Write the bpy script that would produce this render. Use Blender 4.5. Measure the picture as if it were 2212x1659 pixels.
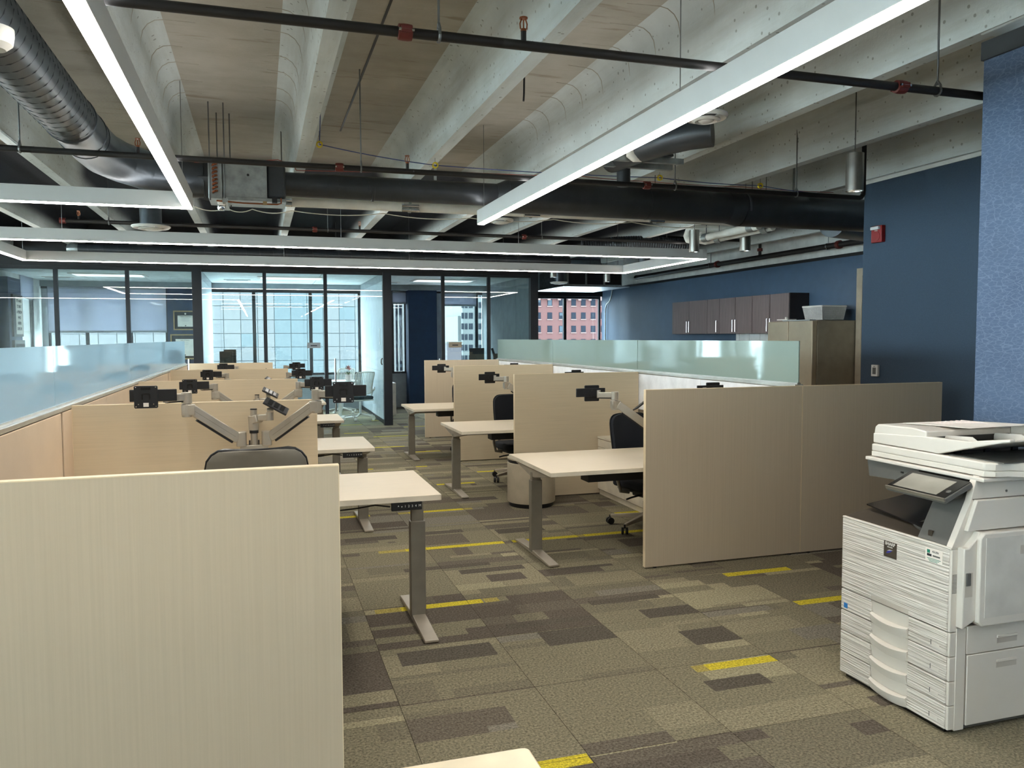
import bpy, bmesh, math, random
from mathutils import Matrix, Vector
random.seed(7)
for o in list(bpy.data.objects): bpy.data.objects.remove(o)
scene = bpy.context.scene
COL = scene.collection
PI = math.pi

# ------------------------------------------------------------------ camera
EYE = Vector((0.0, 0.0, 1.575))
FPX, YAW, PITCH, ROLL = 1733.1, 0.3042, 0.0582, -0.00415
W, H = 2212, 1659
fw = Vector((math.sin(YAW)*math.cos(PITCH), math.cos(YAW)*math.cos(PITCH), -math.sin(PITCH)))
rt0 = Vector((math.cos(YAW), -math.sin(YAW), 0))
up0 = rt0.cross(fw)
rt = rt0*math.cos(ROLL) + up0*math.sin(ROLL)
up = up0*math.cos(ROLL) - rt0*math.sin(ROLL)
cd = bpy.data.cameras.new('camera'); cam = bpy.data.objects.new('camera', cd); COL.objects.link(cam)
m = Matrix.Identity(4)
for i in range(3):
    m[i][0] = rt[i]; m[i][1] = up[i]; m[i][2] = -fw[i]; m[i][3] = EYE[i]
cam.matrix_world = m
cd.sensor_width = 36; cd.lens = FPX/W*36; cd.clip_start = 0.05; cd.clip_end = 1000
scene.camera = cam

# ------------------------------------------------------------------ sky, exposure
world = bpy.data.worlds.new('overcast'); scene.world = world; world.use_nodes = True
bg = world.node_tree.nodes['Background']
bg.inputs['Color'].default_value = (0.80, 0.93, 1.0, 1)
bg.inputs['Strength'].default_value = 8.0
scene.view_settings.view_transform = 'Standard'
scene.view_settings.look = 'None'
scene.view_settings.gamma = 1
scene.view_settings.use_curve_mapping = False
scene.view_settings.exposure = 1.8
try: scene.cycles.max_bounces = 6; scene.cycles.diffuse_bounces = 4; scene.cycles.glossy_bounces = 3
except Exception: pass
LAMP = 15.0            # radiance of the linear pendant diffusers

def at(px, py, Y):
    d = fw + rt*((px - W/2)/FPX) - up*((py - H/2)/FPX)
    return EYE + d*(Y/d.y)
def atx(px, py, X):
    d = fw + rt*((px - W/2)/FPX) - up*((py - H/2)/FPX)
    return EYE + d*(X/d.x)

# ------------------------------------------------------------------ materials
def lin(c):
    out = []
    for v in c[:3]:
        v = v/255.0
        out.append(v/12.92 if v <= 0.04045 else ((v+0.055)/1.055)**2.4)
    return tuple(out) + (1,)
MATS = {}
def nt(name):
    mt = bpy.data.materials.new(name); mt.use_nodes = True
    n = mt.node_tree; b = n.nodes['Principled BSDF']
    return mt, n, b
def mapped(n, stretch):
    tc = n.nodes.new('ShaderNodeTexCoord'); mp = n.nodes.new('ShaderNodeMapping')
    mp.inputs['Scale'].default_value = stretch
    n.links.new(tc.outputs['Object'], mp.inputs['Vector'])
    return mp
def ramp(n, stops):
    r = n.nodes.new('ShaderNodeValToRGB'); e = r.color_ramp.elements
    while len(e) < len(stops): e.new(0.5)
    for i, (p, c) in enumerate(stops):
        e[i].position = p; e[i].color = c
    return r
def noise(n, vec, scale, detail=4, rough=.55):
    t = n.nodes.new('ShaderNodeTexNoise'); t.inputs['Scale'].default_value = scale
    t.inputs['Detail'].default_value = detail; t.inputs['Roughness'].default_value = rough
    n.links.new(vec.outputs[0], t.inputs['Vector']); return t
def addbump(n, b, src, strength, dist=.01):
    bp = n.nodes.new('ShaderNodeBump'); bp.inputs['Strength'].default_value = strength; bp.inputs['Distance'].default_value = dist
    n.links.new(src, bp.inputs['Height']); n.links.new(bp.outputs['Normal'], b.inputs['Normal'])
EXT = {'brick','brick_trim','ext_dark','ext_light','facade_a','facade_b','facade_c','facade_joint','tower','mauve','verdigris','stone_pale'}
def M(name, col=None, rough=.5, metal=0., spec=.5, var=.06, vs=6, stretch=(1,1,1), bump=0, bs=60, bd=.004, coat=0):
    if name in MATS: return MATS[name]
    mt, n, b = nt(name)
    c = lin(col)
    if name in EXT: c = tuple(v*.098 for v in c[:3])+(1,)
    mp = mapped(n, stretch); t = noise(n, mp, vs)
    lo = tuple(max(0, v*(1-var*2)) for v in c[:3])+(1,); hi = tuple(min(1, v*(1+var*2)) for v in c[:3])+(1,)
    r = ramp(n, [(.3, lo), (.7, hi)])
    n.links.new(t.outputs['Fac'], r.inputs['Fac']); n.links.new(r.outputs['Color'], b.inputs['Base Color'])
    b.inputs['Roughness'].default_value = rough; b.inputs['Metallic'].default_value = metal
    b.inputs['Specular IOR Level'].default_value = spec; b.inputs['Coat Weight'].default_value = coat
    if bump:
        t2 = noise(n, mp, bs, 3); addbump(n, b, t2.outputs['Fac'], bump, bd)
    MATS[name] = mt; return mt
def emission(name, col, s):
    mt, n, b = nt(name)
    b.inputs['Base Color'].default_value = lin(col)
    b.inputs['Emission Color'].default_value = lin(col); b.inputs['Emission Strength'].default_value = s
    mp = mapped(n, (1,1,1)); t = noise(n, mp, 3)
    r = ramp(n, [(0, lin([v*.97 for v in col])), (1, lin(col))]); n.links.new(t.outputs['Fac'], r.inputs['Fac'])
    n.links.new(r.outputs['Color'], b.inputs['Emission Color'])
    MATS[name] = mt; return mt
def glass(name, tint, refl0=.05, refl1=.9):
    mt, n, b = nt(name); n.nodes.remove(b); out = n.nodes['Material Output']
    tr = n.nodes.new('ShaderNodeBsdfTransparent'); tr.inputs['Color'].default_value = lin(tint)
    gl = n.nodes.new('ShaderNodeBsdfGlossy'); gl.inputs['Roughness'].default_value = 0.0; gl.inputs['Color'].default_value = (1,1,1,1)
    lw = n.nodes.new('ShaderNodeLayerWeight'); lw.inputs['Blend'].default_value = .5
    pw = n.nodes.new('ShaderNodeMath'); pw.operation = 'POWER'; pw.inputs[1].default_value = 4
    n.links.new(lw.outputs['Facing'], pw.inputs[0])
    mr = n.nodes.new('ShaderNodeMapRange'); mr.inputs['To Min'].default_value = refl0; mr.inputs['To Max'].default_value = refl1
    n.links.new(pw.outputs[0], mr.inputs['Value'])
    mx = n.nodes.new('ShaderNodeMixShader'); n.links.new(mr.outputs[0], mx.inputs[0])
    n.links.new(tr.outputs[0], mx.inputs[1]); n.links.new(gl.outputs[0], mx.inputs[2]); n.links.new(mx.outputs[0], out.inputs['Surface'])
    MATS[name] = mt; return mt
def frosted(name, col, transl, refl=1.5):
    mt, n, b = nt(name); out = n.nodes['Material Output']
    b.inputs['Base Color'].default_value = lin(col); b.inputs['Roughness'].default_value = .04; b.inputs['IOR'].default_value = refl
    mp = mapped(n, (1,1,1)); t = noise(n, mp, 2)
    r = ramp(n, [(.3, lin([v*.98 for v in col])), (.7, lin(col))]); n.links.new(t.outputs['Fac'], r.inputs['Fac']); n.links.new(r.outputs['Color'], b.inputs['Base Color'])
    tl = n.nodes.new('ShaderNodeBsdfTranslucent'); tl.inputs['Color'].default_value = lin(col)
    mx = n.nodes.new('ShaderNodeMixShader'); mx.inputs[0].default_value = transl
    n.links.new(b.outputs[0], mx.inputs[1]); n.links.new(tl.outputs[0], mx.inputs[2]); n.links.new(mx.outputs[0], out.inputs['Surface'])
    MATS[name] = mt; return mt

def concrete(name, a, bcol, stretch, paint=False, streak=0, voids=.8):
    mt, n, b = nt(name)
    mp = mapped(n, (1,1,1)); big = noise(n, mp, 1.1, 6, .6)
    r = ramp(n, [(.32, lin(a)), (.68, lin(bcol))]); n.links.new(big.outputs['Fac'], r.inputs['Fac'])
    mp2 = mapped(n, stretch); st = noise(n, mp2, 2.2, 8, .65)
    r2 = ramp(n, [(.3, (.62,.58,.50,1)), (.55, (1,1,1,1))]); n.links.new(st.outputs['Fac'], r2.inputs['Fac'])
    mul = n.nodes.new('ShaderNodeMix'); mul.data_type = 'RGBA'; mul.blend_type = 'MULTIPLY'; mul.inputs[0].default_value = .55+streak
    n.links.new(r.outputs['Color'], mul.inputs[6]); n.links.new(r2.outputs['Color'], mul.inputs[7])
    vo = n.nodes.new('ShaderNodeTexVoronoi'); vo.inputs['Scale'].default_value = 17; n.links.new(mp.outputs[0], vo.inputs['Vector'])
    vn = noise(n, mp, 3, 2)
    sub = n.nodes.new('ShaderNodeMath'); sub.operation = 'MULTIPLY'; n.links.new(vn.outputs['Fac'], sub.inputs[0]); sub.inputs[1].default_value = .24
    lt = n.nodes.new('ShaderNodeMath'); lt.operation = 'SUBTRACT'; n.links.new(vo.outputs['Distance'], lt.inputs[0]); n.links.new(sub.outputs[0], lt.inputs[1])
    vr = ramp(n, [(.0, (.45,.43,.40,1)), (.03, (1,1,1,1))]); n.links.new(lt.outputs[0], vr.inputs['Fac'])
    mul2 = n.nodes.new('ShaderNodeMix'); mul2.data_type = 'RGBA'; mul2.blend_type = 'MULTIPLY'; mul2.inputs[0].default_value = voids
    n.links.new(mul.outputs[2], mul2.inputs[6]); n.links.new(vr.outputs['Color'], mul2.inputs[7])
    last = mul2.outputs[2]
    if streak:                          # brown water stains across the pans
        m3 = mapped(n, (1.3,8,1)); sn = noise(n, m3, 1.25, 6, .6); sr = ramp(n, [(.585, (1,1,1,1)), (.68, (.62,.56,.46,1))]); n.links.new(sn.outputs['Fac'], sr.inputs['Fac'])
        mu3 = n.nodes.new('ShaderNodeMix'); mu3.data_type = 'RGBA'; mu3.blend_type = 'MULTIPLY'; mu3.inputs[0].default_value = .8
        n.links.new(last, mu3.inputs[6]); n.links.new(sr.outputs['Color'], mu3.inputs[7]); last = mu3.outputs[2]
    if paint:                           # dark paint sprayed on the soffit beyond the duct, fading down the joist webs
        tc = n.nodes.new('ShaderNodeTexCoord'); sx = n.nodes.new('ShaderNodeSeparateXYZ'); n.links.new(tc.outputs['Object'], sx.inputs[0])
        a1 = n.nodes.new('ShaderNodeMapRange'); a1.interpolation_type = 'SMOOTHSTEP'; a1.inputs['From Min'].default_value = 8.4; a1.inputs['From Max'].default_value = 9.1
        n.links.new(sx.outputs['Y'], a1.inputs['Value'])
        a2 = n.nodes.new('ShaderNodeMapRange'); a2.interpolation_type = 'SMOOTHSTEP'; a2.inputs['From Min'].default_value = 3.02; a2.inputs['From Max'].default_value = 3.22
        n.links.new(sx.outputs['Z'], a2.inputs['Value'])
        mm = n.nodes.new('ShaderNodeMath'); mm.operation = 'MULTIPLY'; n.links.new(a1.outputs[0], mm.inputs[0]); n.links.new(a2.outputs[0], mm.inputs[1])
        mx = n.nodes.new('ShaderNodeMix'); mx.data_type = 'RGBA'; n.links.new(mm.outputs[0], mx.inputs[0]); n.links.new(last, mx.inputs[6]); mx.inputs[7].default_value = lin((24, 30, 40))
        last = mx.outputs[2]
    n.links.new(last, b.inputs['Base Color']); b.inputs['Roughness'].default_value = .85
    fn = noise(n, mp, 45, 4); addbump(n, b, fn.outputs['Fac'], .25, .01)
    MATS[name] = mt; return mt

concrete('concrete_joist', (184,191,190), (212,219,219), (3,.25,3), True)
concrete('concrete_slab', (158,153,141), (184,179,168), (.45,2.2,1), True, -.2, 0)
M('laminate_vertical', (196,180,156), .5, var=.02, vs=3, stretch=(40,40,.6))
M('laminate_horizontal', (204,188,160), .5, var=.025, vs=3, stretch=(.8,.8,60))
M('laminate_edge', (226,208,176), .5)
M('desk_top', (220,205,180), .38, var=.02, vs=3, stretch=(2,30,2))
M('desk_edge', (226,216,196), .4)
M('tack_tan', (212,190,164), .9, var=.015, bump=.2, bs=300)
M('tack_white', (240,240,242), .85, bump=.1, bs=300)
M('spine_grey', (128,118,104), .6)
M('rail_alu', (206,208,206), .3, .8)
M('leg_grey', (138,132,120), .45, .35)
M('foot_light', (168,158,142), .4, .3)
M('arm_silver', (178,172,160), .38, .55)
M('black_plastic', (20,22,26), .45)
M('black_gloss', (12,14,17), .2)
M('grey_plastic', (128,123,112), .5)
M('navy_fabric', (18,24,34), .9, bump=.2, bs=400)
M('white_plastic', (222,220,214), .45, var=.02)
M('chrome', (205,208,210), .15, 1.)
M('steel_brushed', (168,166,160), .3, .9, var=.08, vs=4, stretch=(60,60,1))
M('galv', (158,164,164), .38, .75, var=.12, vs=14)
M('copper', (150,90,60), .35, .9)
M('duct_black', (58,62,66), .38, .3, var=.08)
M('duct_seam', (88,92,96), .4, .5)
M('duct_grey', (70,76,82), .32, .55, var=.08)
M('pipe_black', (36,35,35), .5, .2)
M('coupling_red', (100,36,30), .5)
M('pipe_white', (226,222,212), .6)
M('rod_steel', (120,122,122), .4, .8)
M('lamp_body', (200,200,198), .5, var=.01)
emission('lamp_glow', (255,249,239), LAMP)
emission('added_top_glow', (250,250,248), LAMP*.2)  # glow added on top of the pendants to lift the ceiling
emission('added_loop_glow', (255,248,238), LAMP*.18)  # same added glow for the loop, towards far ceiling and bulkhead
emission('troffer_lens', (244,250,255), .35)
M('blue_dark', (57,74,92), .85, var=.04, vs=120, bump=.15, bs=300)
M('blue_wall', (74,95,119), .38, var=.03)
M('navy_column', (22,52,86), .6)
M('trim_black', (24,27,30), .5)
M('trim_dark', (46,50,52), .5)
M('bulk_grey', (216,218,214), .8)
M('wall_white', (214,214,210), .8)
M('wall_grey', (150,156,160), .8)
M('door_tan', (170,156,136), .6)
M('ceil_tile', (226,232,232), .9, bump=.1, bs=120)
M('panel_white', (214,222,228), .25, var=.02)
M('panel_grey', (120,130,136), .5)
frosted('shade', (186,188,200), .35)
M('frame_dark', (22,28,36), .45)
M('frame_blue', (40,62,80), .5)
glass('glass_office', (244,250,250), .05)
glass('glass_window', (248,253,253), .04)
frosted('glass_left', (184,204,214), .45)
frosted('glass_right', (150,168,160), .12)
M('glass_edge', (150,200,190), .1)
M('cab_wood', (116,104,104), .5, var=.12, vs=3, stretch=(30,30,.6))
M('cab_side', (28,24,26), .6)
M('fridge_steel', (168,156,136), .28, .45, var=.03)
M('fridge_side', (150,138,118), .5, .0)
M('tile_white', (232,234,234), .25)
M('basket', (176,176,174), .6)
M('prn_white', (214,208,198), .42, var=.01)
M('prn_grey', (92,92,88), .5)
M('prn_recess_shade', (186,179,168), .6)  # copier white darkened: shade inside the recesses is put into the colour
M('prn_dark', (70,62,52), .5)
M('prn_black', (14,14,14), .3)
M('screen_grey', (150,146,136), .18)
M('paper', (240,232,222), .8)
M('red_alarm', (140,30,32), .4)
M('alarm_clear', (210,210,210), .1)
M('yellow_plastic', (222,200,40), .4)
M('wire_blue', (40,60,120), .5)
M('wire_red', (140,60,50), .5)
M('wire_white', (214,206,190), .5)
M('office_white', (206,202,194), .5)
M('teal_fabric', (36,56,66), .9)
M('leaf', (60,92,50), .6)
M('petal', (206,120,120), .6)
M('pot', (224,210,206), .5)
M('brick', (146,70,66), .9, var=.06, vs=2)
M('brick_trim', (200,160,154), .9)
M('ext_dark', (48,62,84), .8, spec=.1)
M('ext_light', (120,140,158), .8, spec=.1)
M('facade_a', (168,172,178), .9, var=.015, vs=1)
M('facade_b', (146,168,178), .9, var=.015, vs=1)
M('facade_c', (176,178,182), .9, var=.015, vs=1)
M('facade_joint', (136,148,156), .9)
M('tower', (160,170,172), .9)
M('mauve', (120,106,118), .9)
M('verdigris', (84,132,128), .8)
M('stone_pale', (150,150,142), .9)
M('ink', (40,40,46), .8)
M('mat_dark', (40,46,54), .7)
M('gold', (168,144,104), .4, .6)
M('bin_body', (182,170,148), .45)
M('table_near', (236,220,190), .45)
M('green_ink', (30,130,104), .7)
M('blue_ink', (40,120,190), .7)
M('swoosh', (60,60,150), .5)
M('street', (176,178,180), .9)
M('hall_white', (224,226,226), .8)
M('hall_stone', (206,202,190), .8)

# carpet: colour comes from each tile's printed bands
mt, n, b = nt('carpet'); MATS['carpet'] = mt
ca = n.nodes.new('ShaderNodeAttribute'); ca.attribute_name = 'Col'
mp = mapped(n, (1,1,1)); f1 = noise(n, mp, 95, 3, .7); f2 = noise(n, mp, 5, 2)
rr = ramp(n, [(.32, (.45,.45,.45,1)), (.68, (1.5,1.5,1.5,1))]); n.links.new(f1.outputs['Fac'], rr.inputs['Fac'])
mul = n.nodes.new('ShaderNodeMix'); mul.data_type = 'RGBA'; mul.blend_type = 'MULTIPLY'; mul.inputs[0].default_value = 1
n.links.new(ca.outputs['Color'], mul.inputs[6]); n.links.new(rr.outputs['Color'], mul.inputs[7]); n.links.new(mul.outputs[2], b.inputs['Base Color'])
b.inputs['Roughness'].default_value = .95; b.inputs['Specular IOR Level'].default_value = .1
addbump(n, b, f1.outputs['Fac'], .6, .006)
M('carpet_base', (104,96,80), .95, var=.1, vs=40)

# wallpaper of pale crackled lines on blue
mt, n, b = nt('wallpaper'); MATS['wallpaper'] = mt
mp = mapped(n, (1,1,1)); base = noise(n, mp, 4)
def vlines(sc, stretch, w):
    m2 = mapped(n, stretch); v = n.nodes.new('ShaderNodeTexVoronoi'); v.feature = 'DISTANCE_TO_EDGE'; v.inputs['Scale'].default_value = sc
    n.links.new(m2.outputs[0], v.inputs['Vector'])
    r = ramp(n, [(0, (1,1,1,1)), (w, (0,0,0,1))]); n.links.new(v.outputs['Distance'], r.inputs['Fac']); return r
l1 = vlines(23, (1,1,2.5), .06); l2 = vlines(32, (1,.8,2.9), .055)
mxl = n.nodes.new('ShaderNodeMix'); mxl.data_type = 'RGBA'; mxl.blend_type = 'LIGHTEN'; mxl.inputs[0].default_value = .6
n.links.new(l1.outputs['Color'], mxl.inputs[6]); n.links.new(l2.outputs['Color'], mxl.inputs[7])
br = ramp(n, [(.3, lin((62,81,108))), (.7, lin((71,91,119)))]); n.links.new(base.outputs['Fac'], br.inputs['Fac'])
fin = n.nodes.new('ShaderNodeMix'); fin.data_type = 'RGBA'; n.links.new(br.outputs['Color'], fin.inputs[6]); fin.inputs[7].default_value = lin((108,123,147))
half = n.nodes.new('ShaderNodeMath'); half.operation = 'MULTIPLY'; half.inputs[1].default_value = .62
n.links.new(mxl.outputs[2], half.inputs[0]); n.links.new(half.outputs[0], fin.inputs[0]); n.links.new(fin.outputs[2], b.inputs['Base Color']); b.inputs['Roughness'].default_value = .7

# ribbed front of the copier: fine horizontal grooves of uneven spacing
mt, n, b = nt('prn_ribbed'); MATS['prn_ribbed'] = mt
mp = mapped(n, (.02,.02,1)); t = noise(n, mp, 150, 2, .5)
r = ramp(n, [(.35, lin((190,184,174))), (.6, lin((222,217,208)))]); n.links.new(t.outputs['Fac'], r.inputs['Fac']); n.links.new(r.outputs['Color'], b.inputs['Base Color'])
b.inputs['Roughness'].default_value = .4; addbump(n, b, t.outputs['Fac'], .9, .012)

# ------------------------------------------------------------------ mesh builders
WM = {}
class MB:
    def __init__(s): s.v = []; s.f = []
    def add(s, vs, fs):
        k = len(s.v); s.v += [tuple(p) for p in vs]; s.f += [tuple(i+k for i in q) for q in fs]; return s
    def box(s, x0, x1, y0, y1, z0, z1):
        return s.add([(x0,y0,z0),(x1,y0,z0),(x1,y1,z0),(x0,y1,z0),(x0,y0,z1),(x1,y0,z1),(x1,y1,z1),(x0,y1,z1)],
                     [(3,2,1,0),(4,5,6,7),(0,1,5,4),(1,2,6,5),(2,3,7,6),(3,0,4,7)])
    def prism(s, poly, axis, a0, a1):
        def P(u, v, a): return {'x': (a,u,v), 'y': (u,a,v), 'z': (u,v,a)}[axis]
        k = len(poly)
        ar = sum(poly[i][0]*poly[(i+1) % k][1]-poly[(i+1) % k][0]*poly[i][1] for i in range(k))
        if (ar > 0) == (axis == 'y'): poly = poly[::-1]
        if a0 > a1: a0, a1 = a1, a0
        vs = [P(u,v,a0) for u,v in poly]+[P(u,v,a1) for u,v in poly]
        fs = [tuple(range(k))[::-1], tuple(range(k,2*k))]+[(i,(i+1) % k,k+(i+1) % k,k+i) for i in range(k)]
        return s.add(vs, fs)
    def cyl(s, p0, p1, r0, r1=None, n=16, caps=True):
        p0 = Vector(p0); p1 = Vector(p1); r1 = r0 if r1 is None else r1
        d = (p1-p0).normalized(); a = Vector((0,0,1)) if abs(d.z) < .9 else Vector((1,0,0))
        u = d.cross(a).normalized(); w = d.cross(u)
        vs = []
        for p, r in ((p0,r0),(p1,r1)):
            for i in range(n):
                t = 2*PI*i/n; vs.append(p+u*(r*math.cos(t))+w*(r*math.sin(t)))
        fs = [(i,(i+1) % n,n+(i+1) % n,n+i) for i in range(n)]
        if caps: fs += [tuple(range(n))[::-1], tuple(range(n,2*n))]
        return s.add(vs, fs)
    def tube(s, path, r, n=8, caps=True):
        path = [Vector(p) for p in path]; rs = r if isinstance(r, (list, tuple)) else [r]*len(path)
        vs = []; prev = None
        for i, p in enumerate(path):
            d = (path[min(i+1,len(path)-1)]-path[max(i-1,0)]).normalized()
            if prev is None:
                a = Vector((0,0,1)) if abs(d.z) < .9 else Vector((1,0,0)); u = d.cross(a).normalized()
            else: u = (prev-d*prev.dot(d)).normalized()
            prev = u; w = d.cross(u)
            for k in range(n):
                t = 2*PI*k/n; vs.append(p+u*(rs[i]*math.cos(t))+w*(rs[i]*math.sin(t)))
        fs = []
        for i in range(len(path)-1):
            for k in range(n):
                fs.append((i*n+k, i*n+(k+1) % n, (i+1)*n+(k+1) % n, (i+1)*n+k))
        if caps: fs += [tuple(range(n))[::-1], tuple(range((len(path)-1)*n, len(path)*n))]
        return s.add(vs, fs)
    def lathe(s, prof, c=(0,0,0), n=24, axis='z'):
        vs = []; fs = []; k = len(prof)
        for i in range(n):
            t = 2*PI*i/n
            for r, z in prof:
                a, b2 = r*math.cos(t), r*math.sin(t)
                q = (a,b2,z) if axis == 'z' else ((z,a,b2) if axis == 'x' else (b2,z,a))
                vs.append((c[0]+q[0], c[1]+q[1], c[2]+q[2]))
        for i in range(n):
            j = (i+1) % n
            for q in range(k-1): fs.append((i*k+q, j*k+q, j*k+q+1, i*k+q+1))
        return s.add(vs, fs)
    def quad(s, a, b, c, d): return s.add([a,b,c,d], [(0,1,2,3)])
    def slab(s, pts, th):      # a four-cornered plate given by its upper corners, thickened along its normal
        P = [Vector(p) for p in pts]; nrm = (P[1]-P[0]).cross(P[3]-P[0]).normalized()
        return s.add(P+[p-nrm*th for p in P], [(0,1,2,3),(7,6,5,4),(0,4,5,1),(1,5,6,2),(2,6,7,3),(3,7,4,0)])
    def build(s, name, mat, parent=None, bevel=0, seg=2, world=True, sharp=35, kind=None):
        me = bpy.data.meshes.new(name)
        vs = s.v
        Mx = WM.get(parent, Matrix.Identity(4)) if parent else Matrix.Identity(4)
        if world and parent is not None:
            inv = Mx.inverted(); vs = [tuple(inv @ Vector(p)) for p in vs]
        me.from_pydata([tuple(p) for p in vs], [], s.f); me.update()
        bm = bmesh.new(); bm.from_mesh(me); bmesh.ops.remove_doubles(bm, verts=bm.verts, dist=1e-6); bmesh.ops.recalc_face_normals(bm, faces=bm.faces); bm.to_mesh(me); bm.free()
        me.polygons.foreach_set('use_smooth', [True]*len(me.polygons)); me.set_sharp_from_angle(angle=math.radians(sharp))
        me.materials.append(MATS[mat])
        o = bpy.data.objects.new(name, me); COL.objects.link(o)
        if parent is not None: o.parent = parent
        WM[o] = Mx
        if bevel:
            bv = o.modifiers.new('bevel', 'BEVEL'); bv.width = bevel; bv.segments = seg; bv.limit_method = 'ANGLE'; bv.angle_limit = math.radians(40); bv.harden_normals = False
        if kind: o['kind'] = kind
        return o
def box(name, mat, parent, *d, bevel=0, **k): return MB().box(*d).build(name, mat, parent, bevel=bevel, **k)
def thing(name, label, cat, loc=(0,0,0), rz=0, group=None):
    o = bpy.data.objects.new(name, None); COL.objects.link(o); o.empty_display_size = .1
    o.location = loc; o.rotation_euler = (0,0,rz)
    WM[o] = Matrix.Translation(Vector(loc)) @ Matrix.Rotation(rz, 4, 'Z')
    o['label'] = label; o['category'] = cat
    if group: o['group'] = group
    return o
def tag(o, label, cat, group=None):
    o['label'] = label; o['category'] = cat
    if group: o['group'] = group
    return o
def struct(o): o['kind'] = 'structure'; return o
KIDS = {}
def copy_tree(src, loc=None, rz=None, label=None, parent=None):
    c = src.copy(); COL.objects.link(c)
    if parent is not None: c.parent = parent
    if loc is not None: c.location = loc
    if rz is not None: c.rotation_euler = (0,0,rz)
    if label: c['label'] = label
    for ch in list(src.children): copy_tree(ch, parent=c)
    return c
def text(s, size, mat, parent, origin, ux, uz, name='lettering', align='CENTER', bold=0):
    cu = bpy.data.curves.new(name, 'FONT'); cu.body = s; cu.size = size; cu.align_x = align; cu.align_y = 'CENTER'; cu.extrude = .0004; cu.offset = bold
    t = bpy.data.objects.new('tmp', cu); COL.objects.link(t)
    dg = bpy.context.evaluated_depsgraph_get(); me = bpy.data.meshes.new_from_object(t.evaluated_get(dg)); bpy.data.objects.remove(t)
    ux = Vector(ux).normalized(); uz = Vector(uz).normalized(); un = ux.cross(uz)
    T = Matrix(((ux.x,uz.x,un.x,origin[0]),(ux.y,uz.y,un.y,origin[1]),(ux.z,uz.z,un.z,origin[2]),(0,0,0,1)))
    inv = WM.get(parent, Matrix.Identity(4)).inverted() if parent else Matrix.Identity(4)
    me.transform(inv @ T); me.materials.clear(); me.materials.append(MATS[mat])
    o = bpy.data.objects.new(name, me); COL.objects.link(o)
    if parent is not None: o.parent = parent
    WM[o] = WM.get(parent, Matrix.Identity(4)); return o
def arc(c, r, a0, a1, n=8):
    return [(c[0]+r*math.cos(a0+(a1-a0)*i/n), c[1]+r*math.sin(a0+(a1-a0)*i/n)) for i in range(n+1)]
def rrect(x0, x1, y0, y1, r, n=4):
    return arc((x1-r,y0+r), r, -PI/2, 0, n)+arc((x1-r,y1-r), r, 0, PI/2, n)+arc((x0+r,y1-r), r, PI/2, PI, n)+arc((x0+r,y0+r), r, PI, 1.5*PI, n)
# ================================================================== STRUCTURE
XW, XL, XR, YB, YF = -9.0, -4.1, 7.94, -4.0, 18.0     # room limits
ZJ, ZS = 3.0, 3.42                           # joist soffit, slab soffit

# ---- floor and carpet tiles
floor = struct(box('floor', 'carpet_base', None, XW-.3, XR+.3, YB-.3, YF+.3, -.2, -.006))
TX, TY, X0, Y0 = .611, .6325, .54, 4.61
YEL = [(.75,1.24,4.56),(1.0,1.76,5.84),(1.83,2.375,5.84),(2.43,2.97,5.84),(2.9,3.4,4.56),(2.99,3.4,3.94),(2.0,2.375,3.29),(.9,1.147,2.70),
       (.64,.9,7.10),(1.25,1.75,7.10),(3.0,3.3,6.49),(1.78,2.2,8.38),(2.4,2.75,9.03),(1.79,1.93,9.64),(1.17,1.27,9.64),(1.9,2.37,10.9),(1.55,1.98,11.53),
       (1.7,2.37,12.79),(2.4,2.8,14.05),(1.2,1.75,14.7),(1.3,1.7,13.4),(2.0,2.37,15.3)]
FADE = [(.60,.75,4.56),(.8,1.0,5.84),(1.25,1.34,4.56),(1.93,2.0,3.29),(1.147,1.25,7.10),(1.75,1.84,7.10),(2.375,2.43,5.84)]
DARK = [(1.25,1.76,4.06,4.135),(1.38,1.76,3.77,3.97),(2.05,2.375,3.98,4.12),(1.83,2.28,4.28,4.36),(2.1,2.37,3.55,3.75),(1.9,2.2,3.05,3.16),(1.2,1.72,2.28,2.40),
        (.9,1.5,5.28,5.36),(1.25,1.70,5.12,5.22),(1.9,2.3,5.0,5.05),(.6,1.0,6.2,6.32),(1.2,1.55,6.25,6.35),(1.8,2.2,6.1,6.25),(.62,1.1,3.75,3.92),(.65,.9,2.3,2.6)]
PAL = [((130,123,102),4),((120,113,95),4),((141,133,110),2.2),((106,98,86),2.0),((97,89,79),1.2),((156,148,121),1.1),((129,123,110),1.2)]
def pick():
    t = random.random()*sum(w for _, w in PAL)
    for c, w in PAL:
        t -= w
        if t <= 0: return c
    return PAL[0][0]
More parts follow.
